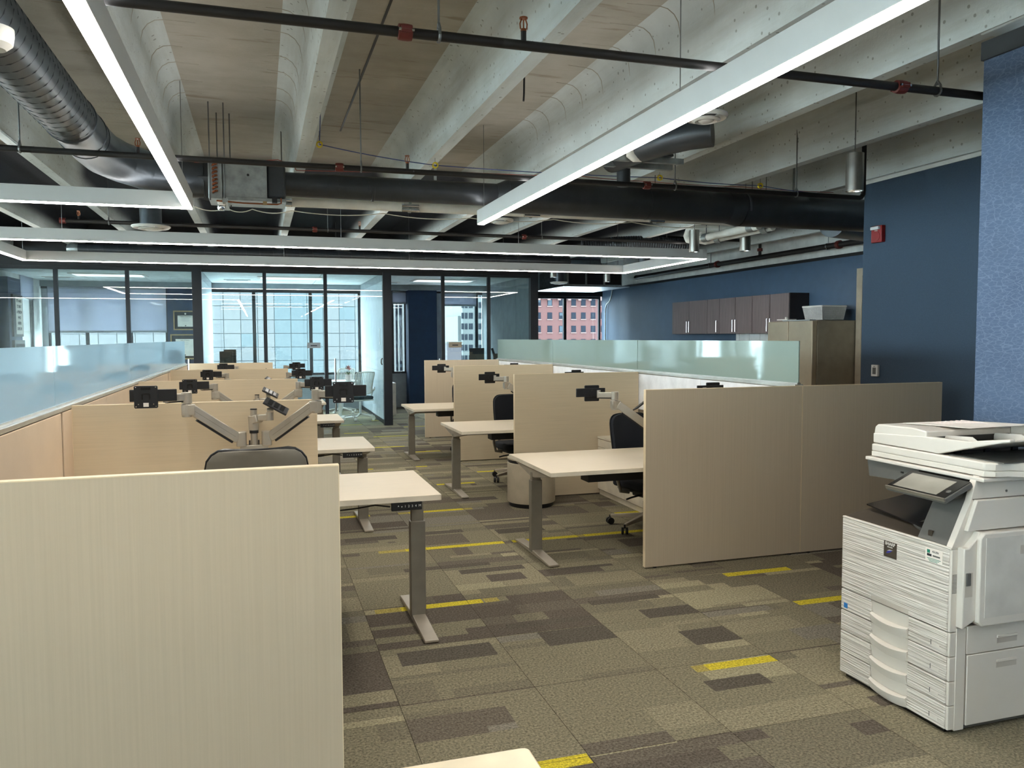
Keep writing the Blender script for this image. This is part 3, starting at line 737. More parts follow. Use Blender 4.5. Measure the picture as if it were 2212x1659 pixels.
# ---- round diffusers
def diffuser(label, x, y, z, r, drop=True, top=ZS):
    t = thing('round_diffuser', label, 'vent', (x,y,z), group='round ceiling diffusers')
    MB().lathe([(r,.035),(r*.98,.045),(r*.6,.05),(r*.55,.045),(r*.72,.03),(r*.9,.02),(r,.035)], (x,y,z), 32).build('outer_ring', 'white_plastic', t)
    MB().lathe([(r*.66,.012),(r*.62,.02),(r*.42,.022),(r*.4,.016),(r*.5,.004),(r*.66,.012)], (x,y,z), 32).build('inner_ring', 'white_plastic', t)
    MB().lathe([(0,.0),(r*.22,.0),(r*.34,.008),(r*.3,.016),(0,.016)], (x,y,z), 32).build('centre_cone', 'white_plastic', t)
    k = MB()
    for i in range(4):
        a = i*PI/2+.4; k.cyl((x+r*.25*math.cos(a),y+r*.25*math.sin(a),z+.012), (x+r*.8*math.cos(a),y+r*.8*math.sin(a),z+.036), .005, n=6)
    k.build('spoke', 'white_plastic', t)
    MB().cyl((x,y,z+.045), (x,y,top), r*.56, n=24).build('neck', 'duct_grey' if drop else 'duct_black', t)
diffuser('round white diffuser on a dark drop duct above the light loop, at left', -1.01, 8.8, 2.655, .185)
diffuser('round white diffuser beside the straight linear light', 2.45, 4.10, 2.79, .125)
diffuser('round white diffuser just below the end of the straight linear light', 2.28, 7.62, 2.685, .13, top=2.72)
diffuser('small far round diffuser by the galvanized unit', 5.43, 14.31, 2.57, .17)
diffuser('round diffuser at the inner right corner of the light loop', 5.77, 11.45, 2.68, .17)
# black duct piece above the near diffuser
t = thing('spiral_duct', 'short black duct behind the straight linear light', 'duct', (2.6,4.9,2.8))
MB().tube([(2.55,5.6,2.90),(2.60,5.2,2.90),(2.66,4.95,2.90),(2.74,4.80,2.905),(2.86,4.70,2.91)], .095, 20).build('elbow', 'duct_black', t)
box('mount_plate', 'duct_black', t, 2.48, 2.85, 5.2, 5.65, 2.86, 2.875); box('strut', 'galv', t, 2.40, 2.96, 5.25, 5.29, 2.82, 2.86); box('strut', 'galv', t, 2.40, 2.98, 5.45, 5.49, 2.82, 2.86)
MB().tube([(2.60,5.2,2.84),(2.54,5.2,2.835),(2.515,5.2,2.85),(2.51,5.2,2.90)], .035, 12).build('pipe_stub', 'pipe_white', t)
MB().cyl((2.86,6.05,2.80), (2.86,6.05,ZS), .055, n=16).build('drop', 'duct_black', t)

# ---- brushed steel cylinder downlights
def cylinder_light(label, x, y, z, r=.058, h=.25):
    t = thing('cylinder_downlight', label, 'light', (x,y,z), group='brushed steel cylinder downlights')
    MB().lathe([(r-.006,.0),(r,.0),(r,h),(.012,h),(0,h)], (x,y,z), 32).build('shell', 'steel_brushed', t)
    MB().lathe([(r-.007,.002),(r-.014,.06),(0,.06)], (x,y,z), 32).build('reflector', 'chrome', t)
    MB().cyl((x,y,z+.055), (x,y,z+.058), r*.6, n=16).build('bulb', 'lamp_small', t)
    MB().cyl((x,y,z+h), (x,y,ZS), .004, n=8).build('stem', 'rod_steel', t)
emission('lamp_small', (255,226,190), 40)
cylinder_light('nearest brushed steel cylinder pendant, left of the dark blue wall', 4.05, 4.77, 2.6, .061, .262)
cylinder_light('brushed steel cylinder pendant below the white pipes', 5.21, 7.86, 2.53, .06, .26)
cylinder_light('brushed steel cylinder pendant behind the corner of the light loop', 4.62, 7.95, 2.51, .055, .24)
for px_, py_, lab in ((1195,599,'far brushed cylinder pendant left of the galvanized unit'),(1311,609,'far brushed cylinder pendant in front of the galvanized unit')):
    q = at(px_, py_, 13.6); cylinder_light(lab, q.x, 13.6, q.z, .06, .26)

# ---- white insulated pipes
t = thing('insulated_pipe', 'long white insulated pipe hung behind the black duct', 'pipe', (2.6,7.5,2.7))
MB().cyl((.16,7.5,2.79), (5.0,7.5,2.79), .045, n=20).build('pipe', 'pipe_white', t)
for x in (.22,1.36,2.55,3.9):
    for dz in (-.02,.02): MB().cyl((x-.08,7.45,2.79+dz-.015), (x+.08,7.45,2.79+dz-.015), .018, n=12).build('clamp_sleeve', 'chrome', t)
    o = MB().lathe([(.048,-.012),(.054,-.012),(.054,.012),(.048,.012)], (x,7.5,2.79), 18, 'x').build('clamp', 'galv', t); MB().cyl((x,7.5,2.83), (x,7.5,ZS), .005, n=8).build('rod', 'rod_steel', o)
for k, (xx, zz, lab) in enumerate(((4.95,2.715,'white insulated pipe with a U bend above the light loop corner'),(5.12,2.705,'second white insulated pipe, right of the one with the U bend'))):
    t = thing('insulated_pipe', lab, 'pipe', (xx,7.9,zz))
    bend = [(xx,8.40,zz),(xx,8.55,zz),(xx-.01,8.64,zz+.02),(xx-.01,8.68,zz+.07),(xx-.01,8.64,zz+.13),(xx+.05,8.58,zz+.15),(xx+.5,8.5,zz+.15)]
    MB().tube([(xx,7.22,zz)]+bend, .042-.008*k, 16).build('pipe', 'pipe_white', t, sharp=60)
    for y in (7.35,8.25):
        o = MB().lathe([(.045,-.05),(.049,-.05),(.049,.05),(.045,.05)], (xx,y,zz), 18, 'y').build('clamp', 'galv', t); MB().cyl((xx,y,zz+.04), (xx,y,ZS), .005, n=8).build('rod', 'rod_steel', o)

# ---- galvanized unit in the far corridor
t = thing('fan_coil_unit', 'galvanized fan coil unit hung in the far corridor ceiling', 'air unit', (6.75,16.2,2.6))
box('casing', 'galv', t, 6.1, 7.35, 15.6, 17.3, 2.64, 3.0, bevel=.005); box('bottom_plate', 'galv', t, 6.0, 7.5, 15.55, 17.5, 2.62, 2.64)
for i in range(3): box('louvre', 'black_plastic', t, 6.14+i*.41, 6.50+i*.41, 15.585, 15.6, 2.67, 2.97)
for x, y in ((6.15,15.7),(7.3,15.7),(6.15,17.2),(7.3,17.2)): MB().cyl((x,y,2.99), (x,y,ZS), .006, n=8).build('rod', 'rod_steel', t)

# ---- cables with yellow ring hooks
YC = 6.35
def cable(name, label, mat, pts, r=.0035, sag=.012, rings=()):
    t = thing(name, label, 'cable', pts[0]); path = []
    for a, c in zip(pts, pts[1:]):
        for i in range(8):
            u = i/8; path.append(tuple(a[k]+(c[k]-a[k])*u-(sag*4*u*(1-u) if k == 2 else 0) for k in range(3)))
    path.append(pts[-1]); MB().tube(path, r, 6).build('wire', mat, t)
    for p in rings:
        o = MB().lathe([(.016,-.012),(.024,-.012),(.018,0),(.024,.012),(.016,.012)], (p[0],p[1],p[2]), 14, 'y').build('ring', 'yellow_plastic', t)
        MB().cyl((p[0],p[1],p[2]+.02), (p[0],p[1],min(ZS, p[2]+.10)), .002, n=6).build('hook', 'rod_steel', o)
P = [tuple(at(x, y, YC)) for x, y in ((692,236),(690,312),(940,357),(1425,384),(1642,401),(1800,420),(1862,425))]
cable('data_cable', 'thin blue cable looped through yellow rings above the duct', 'wire_blue', P, rings=[P[1],P[2],P[3],P[4]])
P = [tuple(at(x, y, YC+.1)) for x, y in ((420,350),(600,345),(634,352),(640,368),(1000,372),(1250,380),(1398,392),(1590,403),(1800,416))]
cable('signal_cable', 'thin red cable draped along the top of the duct', 'wire_red', P, .003, .006)
P = [tuple(at(x, y, 7.85)) for x, y in ((420,446),(490,450),(545,452),(630,455),(828,461),(1016,471),(1196,474),(1365,480),(1530,490))]
cable('white_cable', 'thin white cable sagging below the white insulated pipe', 'wire_white', P, .0045, .03)
t = thing('conduit', 'painted conduit with an offset bend at the far end of the blue kitchen wall', 'conduit', (7.88,17.6,0))
MB().tube([(7.90,17.3,2.68),(7.90,17.34,2.55),(7.90,17.45,2.42),(7.90,17.62,2.35),(7.90,17.68,2.25),(7.90,17.69,.05)], .016, 8).build('pipe', 'galv', t)
# junction box with looped flex on a left joist
t = thing('junction_box', 'grey junction box with looped white flex under the left joist', 'junction box', (-1.63,6.0,3.0))
box('body', 'galv', t, -1.68,-1.6,5.6,5.72,2.965,3.0, bevel=.003); MB().cyl((-1.64,5.72,2.985), (-1.64,6.8,2.985), .009, n=8).build('conduit', 'galv', t)
MB().tube([(-1.66,5.62,2.97),(-1.75,5.75,2.98),(-1.86,6.0,2.93),(-1.90,6.3,2.80),(-1.90,6.7,2.70)], .005, 8).build('flex', 'wire_white', t)
# stub of cable poking out of the slab
t = thing('cable_stub', 'dark cut cable stub poking out of the concrete soffit', 'cable', (2.0,5.2,3.2))
q = at(1130,222,5.3); MB().tube([(q.x+.01,5.3,ZS+.005),(q.x,5.28,q.z+.06),(q.x-.01,5.26,q.z)], .007, 8).build('cable', 'black_plastic', t)
# smoke detector at upper left, close to camera
t = thing('ceiling_sensor', 'round white ceiling sensor at the upper left edge', 'sensor', (-.92,2.35,2.7))
q = at(0,75,3.0); MB().lathe([(0,-.05),(.035,-.048),(.055,-.03),(.06,0),(.06,.02),(0,.02)], (q.x-.02,3.0,q.z), 24).build('body', 'white_plastic', t); MB().cyl((q.x-.02,3.0,q.z+.02), (q.x-.02,3.0,ZS), .01, n=8).build('stem', 'white_plastic', t)
# ================================================================== WORKSTATIONS
ORD = ['nearest','second','third','fourth','fifth']
def panel(label, x0, x1, y, mat, group, z1=1.22, z0=.012):
    t = thing('privacy_panel', label, 'panel', ((x0+x1)/2, y, 0), group=group); th = .016
    box('board', mat, t, x0+.002, x1-.002, y-th+.0005, y+th-.0005, z0, z1-.003)
    box('top_edge', 'laminate_edge', t, x0, x1, y-th, y+th, z1-.003, z1); box('side_edge', 'laminate_edge', t, x0, x0+.002, y-th, y+th, z0, z1-.003); box('side_edge', 'laminate_edge', t, x1-.002, x1, y-th, y+th, z0, z1-.003)
    for x in (x0+.08, x1-.08): MB().cyl((x,y,0), (x,y,z0+.002), .014, n=10).build('glide', 'black_plastic', t)
    return t
LY = [2.29,4.79,7.28,9.77,12.26]; LXR = [.205,.31,.31,.31,.175]
for i, (y, xr) in enumerate(zip(LY, LXR)):
    panel('%s light wood divider panel of the left row, counting from the camera' % ORD[i], -.965, xr, y, 'laminate_vertical' if i == 0 else 'laminate_horizontal', 'left row divider panels')
panel('light wood end panel on the far side of the left row spine', -2.25, -1.035, LY[0], 'laminate_vertical', 'left row divider panels')
RY = [4.86,7.38,9.87,12.37]; RXL = [2.46,2.336,2.328,2.45]
for i, (y, xl) in enumerate(zip(RY, RXL)):
    panel('%s light wood divider panel of the right row, left of its spine' % ORD[i], xl, 3.70 if i == 0 else 3.655, y, 'laminate_vertical' if i in (0,3) else 'laminate_horizontal', 'right row divider panels')
    panel('%s light wood divider panel behind the right row spine' % ORD[i], 3.703 if i == 0 else 3.745, 4.96, y, 'laminate_vertical' if i == 0 else 'laminate_horizontal', 'right row divider panels')

def spine(side, x, ys, tackmat, glassmat, xglass):
    for i, (a, c) in enumerate(zip(ys, ys[1:])):
        a += .0; c -= .004; ym = (a+c)/2
        nm = ORD[i]
        t = thing('spine_panel', '%s section of the %s row spine with pinboard panels' % (nm, side), 'panel', (x,ym,0), group='%s row spine sections' % side)
        box('core', 'spine_grey', t, x-.026, x+.026, a, c, .01, 1.205)
        for s in (-1, 1):
            for p, q in ((a+.02,ym-.003),(ym+.003,c-.02)):
                xa, xb = (x+.026,x+.036) if s > 0 else (x-.036,x-.026)
                box('pinboard', tackmat, t, xa, xb, p, q, .84, 1.20, bevel=.003); box('lower_panel', 'spine_grey', t, xa, xb, p, q, .03, .835)
        box('top_rail', 'rail_alu', t, x-.036, x+.036, a, c, 1.205, 1.228, bevel=.003)
        g = thing('glass_screen', '%s frosted glass screen on the %s row spine' % (nm, side), 'screen', (x,ym,1.23), group='%s row glass screens' % side)
        box('pane', glassmat, g, x-.005, x+.005, a+.002, c-.002, 1.232, 1.54); box('channel', 'rail_alu', g, x-.014, x+.014, a, c, 1.228, 1.238)
spine('left', -1.0, [2.31,4.56,7.05,9.54,12.02], 'tack_tan', 'glass_left', -1.0)
spine('right', 3.70, [4.885,7.47,9.96,12.55], 'tack_white', 'glass_right', 3.70)

# ---- height adjustable desks
def beam(mb, p0, p1, w, h):
    p0 = Vector(p0); p1 = Vector(p1); d = (p1-p0).normalized(); s = d.cross(Vector((0,0,1))).normalized(); u = s.cross(d)
    vs = [p+s*(a*w/2)+u*(b_*h/2) for p in (p0,p1) for a, b_ in ((-1,-1),(1,-1),(1,1),(-1,1))]
    return mb.add(vs, [(3,2,1,0),(4,5,6,7),(0,1,5,4),(1,2,6,5),(2,3,7,6),(3,0,4,7)])
def desk(label, loc, rz, zt, D, group, handset=True):
    t = thing('standing_desk', label, 'desk', loc, rz, group); L = 1.82; Bd = lambda *a, **k: a
    def lb(nm, mt, *d, parent=t, bevel=0): return MB().box(*d).build(nm, mt, parent, bevel=bevel, world=False)
    lb('table_top', 'desk_top', -L/2+.002, L/2-.002, -D/2+.002, D/2-.002, zt-.028, zt, bevel=.0015)
    e = MB(); e.box(-L/2,L/2,-D/2,-D/2+.002,zt-.028,zt-.001); e.box(-L/2,L/2,D/2-.002,D/2,zt-.028,zt-.001); e.box(-L/2,-L/2+.002,-D/2,D/2,zt-.028,zt-.001); e.box(L/2-.002,L/2,-D/2,D/2,zt-.028,zt-.001)
    e.build('edge_band', 'desk_edge', t, world=False)
    lb('cross_rail', 'leg_grey', -L/2+.1, L/2-.1, -.035, .035, zt-.09, zt-.045)
    for s in (-1, 1):
        x = s*(L/2-.055); zi = zt-.075-.03; zo = min(.56, zi-.02)
        leg = MB().box(x-.042,x+.042,-.028,.028,.02,zo).build('leg', 'leg_grey', t, bevel=.004, world=False)
        MB().box(x-.034,x+.034,-.021,.021,zo-.01,zt-.07).build('inner_column', 'leg_grey', leg, bevel=.003, world=False)
        F = .385; MB().prism([(-F,.004),(F,.004),(F,.018),(.06,.034),(-.06,.034),(-F,.018)], 'x', x-.037, x+.037).build('foot', 'foot_light', t, bevel=.003, world=False)
        g = MB()
        for yy in (-F+.03, F-.03): g.cyl((x,yy,0), (x,yy,.006), .018, n=10)
        g.build('glide', 'black_plastic', t, world=False)
        b2 = D/2-.06
        MB().prism([(-b2,zt-.03),(b2,zt-.03),(b2-.02,zt-.045),(.05,zt-.10),(-.05,zt-.10),(-b2+.02,zt-.045)], 'x', x-.03, x+.03).build('top_bracket', 'foot_light', t, bevel=.003, world=False)
    lb('control_box', 'black_plastic', -.2, .15, -.1, -.0, zt-.075, zt-.03)
    lb('cable_tray', 'black_plastic', -.55, .55, .12, .26, zt-.12, zt-.03)
    hs = lb('handset', 'black_plastic', L/2-.255, L/2-.10, -D/2+.005, -D/2+.03, zt-.072, zt-.029, bevel=.003)
    if handset:
        WMs = WM[t]; o = WMs @ Vector((L/2-.165, -D/2+.004, zt-.05)); ux = (WMs.to_3x3() @ Vector((1,0,0)))
        text('^  v  1  2  3  4  M', .017, 'white_plastic', hs, o, ux, (0,0,1), 'button_legend')
    MB().tube([(L/2-.26,-D/2+.02,zt-.05),(L/2-.33,-D/2+.06,zt-.045),(L/2-.42,-D/2+.08,zt-.06),(L/2-.52,-D/2+.1,zt-.07),(L/2-.62,-D/2+.14,zt-.05),(L/2-.75,-.1,zt-.04)], .004, 6).build('cable', 'black_plastic', t, world=False)
    return t
LD = [(4.375,.775),(6.86,.69),(9.345,.67),(11.84,.67)]
for i, (y, zt) in enumerate(LD):
    desk(('raised ' if i == 0 else '')+'height adjustable desk at the %s workstation of the left row' % ORD[i], (-.04,y,0), 0, zt, .79, 'left row desks', handset=i < 3)
RD = [5.46,7.94,10.46]
for i, y in enumerate(RD):
    desk('height adjustable desk at the %s workstation of the right row' % ORD[i], (2.745,y,0), PI, .668, .94, 'right row desks', handset=False)

# ---- monitor arms
def arm_set():
    t = thing('dual_monitor_mount', 'x', 'monitor mount', (0,0,0))
    def bd(nm, mb, mt, parent=t, **k): return mb.build(nm, mt, parent, world=False, **k)
    bd('base_clamp', MB().box(-.06,.06,-.045,.05,0,.012).box(-.05,.05,.03,.05,-.05,.0), 'arm_silver', bevel=.003)
    bd('pole', MB().cyl((0,0,.01), (0,0,.405), .0185, n=20), 'arm_silver')
    bd('pole_cap', MB().cyl((0,0,.405), (0,0,.411), .0185, n=20), 'black_plastic')
    bd('collar', MB().cyl((0,0,.275), (0,0,.292), .024, n=20), 'black_plastic')
    bd('clip', MB().box(-.028,-.02,-.012,.012,.20,.235).box(.02,.028,-.012,.012,.20,.235), 'black_plastic')
    bd('bracket', MB().box(-.075,.075,-.02,.02,.185,.21), 'arm_silver', bevel=.004)
    # laptop tray on its own short arm
    bd('tray_collar', MB().cyl((0,0,.292), (0,0,.37), .027, .031, n=20), 'arm_silver')
    k = MB(); beam(k, (0,-.0,.345), (.03,-.03,.36), .05, .045); beam(k, (.03,-.03,.362), (.095,-.07,.368), .045, .035); bd('tray_arm', k, 'arm_silver', bevel=.006)
    bd('tray_pivot', MB().cyl((.085,-.07,.35), (.085,-.07,.395), .02, n=16).cyl((.07,-.075,.405), (.105,-.075,.405), .016, n=14), 'arm_silver')
    a = math.radians(31); tx = Vector((math.cos(a),.05,-math.sin(a))).normalized(); ty = Vector((.18,.93,.22)).normalized(); c = Vector((.122,-.085,.432))
    tr = bd('laptop_tray', MB().slab([c+tx*sx*.07+ty*sy*.052 for sx, sy in ((-1,-1),(1,-1),(1,1),(-1,1))], .012), 'black_plastic', bevel=.004)
    nrm = tx.cross(ty); k = MB()
    for u in (-.035,0,.035): k.slab([c+nrm*.0015+tx*(u+sx*.012)+ty*(sy*.04) for sx, sy in ((-1,-1),(1,-1),(1,1),(-1,1))], .003)
    bd('tray_rib', k, 'black_gloss', tr)
    for s in (-1, 1):
        bd('arm_base', MB().prism(rrect(s*.067-.027, s*.067+.027, -.03, .03, .012), 'z', .205, .285), 'arm_silver', bevel=.004)
        k = MB(); p0 = Vector((s*.085,-.012,.25)); p1 = Vector((s*.315,-.09,.425)); beam(k, p0, p1, .038, .056); la = bd('lower_arm', k, 'arm_silver', bevel=.005)
        k = MB(); d = (p1-p0); n_ = Vector((s*.5,0,-.62)).normalized(); beam(k, p0+d*.12-Vector((0,0,.036)), p0+d*.88-Vector((0,0,.036)), .026, .02); bd('arm_insert', k, 'black_plastic', la)
        k = MB(); beam(k, p0+d*.05+Vector((0,-.0195,.004)), p0+d*.97+Vector((0,-.0195,.004)), .0015, .002); bd('arm_groove', k, 'leg_grey', la)
        bd('elbow_joint', MB().cyl((s*.335,-.1,.385), (s*.335,-.1,.455), .026, n=20).box(s*.335-.026 if s < 0 else s*.335-.04, s*.335+.04 if s < 0 else s*.335+.026, -.125,-.075,.395,.452), 'arm_silver', bevel=.004)
        bd('swivel', MB().cyl((s*.335,-.1,.459), (s*.335,-.1,.515), .027, n=20), 'arm_silver')
        k = MB(); beam(k, (s*.335,-.1,.492), (s*.43,-.165,.492), .034, .038); bd('upper_arm', k, 'arm_silver', bevel=.004)
        k = MB(); beam(k, (s*.35,-.108,.469), (s*.43,-.163,.469), .024, .006); bd('cable_cover', k, 'black_plastic')
        bd('wrist', MB().cyl((s*.43,-.165,.47), (s*.43,-.165,.525), .014, n=14), 'arm_silver')
        xb = s*.487
        bd('cross_bar', MB().box(xb-.112,xb+.112,-.186,-.174,.478,.54), 'black_plastic', bevel=.003)
        xp = s*.52 if s < 0 else s*.472
        pl = bd('mount_plate', MB().prism(rrect(xp-.056,xp+.056,.445,.56,.007), 'y', -.202,-.19), 'black_plastic', bevel=.0015)
        bd('boss', MB().cyl((xp,-.19,.503), (xp,-.17,.503), .025, n=16), 'black_plastic', pl)
        k = MB()
        for r in (0.,): k.box(xp-.022,xp+.022,-.205,-.202,.54,.552); k.box(xp-.016,xp+.016,-.205,-.202,.515,.522); k.box(xp-.02,xp-.014,-.205,-.202,.49,.518); k.box(xp+.014,xp+.02,-.205,-.202,.49,.518)
        bd('plate_ribs', k, 'black_gloss', pl)
        k = MB()
        for u, v in ((-.047,-.049),(.047,-.049),(-.047,.05),(.047,.05),(-.036,-.037),(.036,-.037)): k.cyl((xp+u,-.2035,.503+v), (xp+u,-.202,.503+v), .0028, n=8)
        bd('screw', k, 'chrome', pl)
        bd('sticker', MB().box(xp-.0125,xp+.0125,-.2032,-.202,.453,.473), 'paper', pl)
    return t
arm0 = arm_set(); arm0['group'] = 'dual monitor arms'
AL = [((-.04,4.66,.775),0,'empty dual monitor arm on the raised nearest desk of the left row'),((-.03,7.10,.69),.05,'empty dual monitor arm on the second desk of the left row'),
      ((-.02,9.62,.67),-.08,'empty dual monitor arm on the third desk of the left row'),((-.0,12.05,.67),.15,'empty dual monitor arm on the fourth desk of the left row'),
      ((2.745,5.13,.668),PI,'empty dual monitor arm seen from behind on the nearest right desk'),((2.70,7.64,.668),PI+.12,'empty dual monitor arm seen from behind on the second right desk'),
      ((2.74,10.13,.668),PI-.04,'empty dual monitor arm seen from behind on the third right desk')]
for i, (loc, rz, lab) in enumerate(AL):
    if i == 0: arm0.location = loc; arm0.rotation_euler = (0,0,rz); arm0['label'] = lab; continue
    c = copy_tree(arm0, loc, rz, lab)
    for ch in c.children:           # the heads sit at slightly different tilts
        if ch.name.startswith('laptop_tray'): ch.rotation_euler = (random.uniform(-.05,.05), random.uniform(-.04,.06), 0)

# ---- task chairs
def chair(label, loc, rz, sh, top, group, cloth='navy_fabric', shell='grey_plastic'):
    t = thing('task_chair', label, 'chair', loc, rz, group)
    def bd(nm, mb, mt, parent=t, **k): return mb.build(nm, mt, parent, world=False, **k)
    bd('seat', MB().prism(rrect(-.235,.235,-.21,.25,.09,6), 'z', sh-.07, sh), cloth, bevel=.02, seg=3)
    bd('seat_pan', MB().prism(rrect(-.2,.2,-.18,.2,.07,5), 'z', sh-.10, sh-.07), 'black_plastic', bevel=.01)
    def back(y, th, inset, nm, mt):
        z0 = sh+.10+inset; z1 = top-inset; n = 12; m = 14; grid = []
        hw = .215-inset
        for j in range(m+1):
            v = .5-.5*math.cos(PI*j/m); z = z0+(z1-z0)*v
            rr = .075; dz = min(z-z0, z1-z); k = 1.0
            wv = hw*(.93+.07*math.sin(v*PI)) - (rr-math.sqrt(max(0, rr*rr-(rr-dz)**2)) if dz < rr else 0)
            grid.append([(wv*(2*i/n-1), y-.03*(v-.35)-.05*v*v+.045*(2*i/n-1)**2, z) for i in range(n+1)])
        vs = [p for r in grid for p in r]; N = len(vs); vs += [(p[0],p[1]-th,p[2]) for r in grid for p in r]; fs = []
        for j in range(m):
            for i in range(n):
                a = j*(n+1)+i; q = (a,a+1,a+n+2,a+n+1); fs += [q, tuple(N+w for w in q[::-1])]
        rim = [i for i in range(n+1)]+[j*(n+1)+n for j in range(1,m+1)]+[m*(n+1)+i for i in range(n-1,-1,-1)]+[j*(n+1) for j in range(m-1,0,-1)]
        for a, c in zip(rim, rim[1:]+rim[:1]): fs.append((a,N+a,N+c,c))
        return bd(nm, MB().add(vs, fs), mt, bevel=.006)
    back(-.19, .035, .006, 'backrest', cloth); back(-.226, .012, 0, 'back_shell', 'black_plastic'); back(-.2385, .006, .006, 'back_cover', shell)
    for s in (-1, 1):
        bd('back_support', MB().tube([(s*.06,.0,sh-.115),(s*.09,-.15,sh-.12),(s*.11,-.26,sh-.08),(s*.115,-.295,sh+.03),(s*.11,-.275,sh+.22)], .014, 10), 'leg_grey')
        bd('arm_post', MB().tube([(s*.2,.02,sh-.10),(s*.27,.0,sh-.09),(s*.285,-.02,sh),(s*.285,-.02,sh+.10)], .015, 10), 'leg_grey')
    bd('mechanism', MB().box(-.08,.08,-.1,.1,sh-.16,sh-.1), 'black_plastic', bevel=.015)
    bd('lever', MB().tube([(.05,.03,sh-.13),(.2,.05,sh-.14),(.25,.05,sh-.15)], .008, 8), 'black_plastic')
    bd('gas_column', MB().cyl((0,0,.10), (0,0,sh-.15), .024, n=16).cyl((0,0,.1), (0,0,.22), .032, n=16), 'black_plastic')
    bd('hub', MB().cyl((0,0,.075), (0,0,.125), .045, .038, n=16), 'leg_grey')
    for i in range(5):
        a = 2*PI*i/5+.3; d = Vector((math.cos(a),math.sin(a),0)); s = Vector((-d.y,d.x,0))
        p0 = d*.03+Vector((0,0,.105)); p1 = d*.31+Vector((0,0,.078)); vs = []
        for p, w, h in ((p0,.028,.025),(p1,.015,.012)): vs += [p+s*w-Vector((0,0,h)), p-s*w-Vector((0,0,h)), p-s*w*.7+Vector((0,0,h*.7)), p+s*w*.7+Vector((0,0,h*.7))]
        bd('base_leg', MB().add(vs, [(0,1,2,3),(7,6,5,4),(0,4,5,1),(1,5,6,2),(2,6,7,3),(3,7,4,0)]), 'foot_light', bevel=.004)
        c = d*.315+Vector((0,0,.03)); cs = MB(); sw = Vector((-math.sin(a+.7),math.cos(a+.7),0)); 
        for q in (-1,1): cs.cyl(c+sw*q*.008, c+sw*q*.026, .029, n=14)
        cs.cyl(c+Vector((0,0,.02)), c+Vector((0,0,.05)), .008, n=8); bd('caster', cs, 'black_plastic')
    return t
chair('grey backed task chair behind the nearest left panel, pushed to the raised desk', (-.02,3.72,0), 0, .56, 1.125, 'task chairs', 'navy_fabric')
chair('black task chair at the nearest right desk, partly hidden by the wood panel', (3.02,5.92,0), PI+.22, .42, .93, 'task chairs')
chair('black task chair at the second right desk, beside the round cabinet', (2.715,8.42,0), PI+.1, .42, .93, 'task chairs')
chair('black task chair at the third right desk, mostly hidden', (2.83,10.95,0), PI+.05, .42, .93, 'task chairs')

# ---- storage by the nearest right workstation
t = thing('low_credenza', 'low white credenza with drawers against the right row spine', 'cabinet', (3.43,6.75,0))
box('plinth', 'spine_grey', t, 3.26, 3.655, 6.14, 7.355, .0, .045); box('body', 'office_white', t, 3.225, 3.655, 6.12, 7.36, .05, .565); box('top', 'desk_edge', t, 3.205, 3.66, 6.11, 7.362, .565, .585, bevel=.002)
for y0, y1 in ((6.125,6.74),(6.745,7.355)):
    for z0, z1 in ((.485,.56),(.06,.48)):
        d = box('drawer_front', 'desk_edge', t, 3.207, 3.225, y0, y1, z0, z1, bevel=.002)
box('lock', 'chrome', t, 3.204, 3.207, 6.80, 6.815, .52, .535)
box('skirt', 'desk_edge', t, 3.23, 3.26, 6.13, 7.36, .0, .045)

t = thing('round_cabinet', 'round cream drum cabinet with black rings by the second right panel', 'drum cabinet', (2.415,7.12,0))
c = (2.415,7.10,0)
MB().lathe([(.0,.0),(.205,.0),(.21,.01),(.21,.04),(0,.04)], c, 40).build('base_ring', 'black_plastic', t)
MB().lathe([(.0,.04),(.222,.04),(.225,.05),(.225,.405),(.215,.41),(0,.41)], c, 40).build('drum', 'bin_body', t)
MB().lathe([(.0,.41),(.217,.41),(.217,.435),(0,.435)], c, 40).build('dark_gap', 'black_plastic', t)
MB().lathe([(.0,.435),(.22,.435),(.225,.44),(.225,.452),(.215,.46),(0,.46)], c, 40).build('lid', 'bin_body', t)

# ---- table corner in front of the camera
t = thing('work_table', 'blurred cream table corner at the bottom edge of the view', 'table', (-.38,1.2,0))
MB().prism(rrect(-.9,.53,.80,1.585,.015,3), 'z', .672, .70).build('table_top', 'table_near', t, bevel=.004)
for x in (-.8,.44):
    for y in (.88,1.5): box('leg', 'leg_grey', t, x-.03, x+.03, y-.03, y+.03, 0, .672)
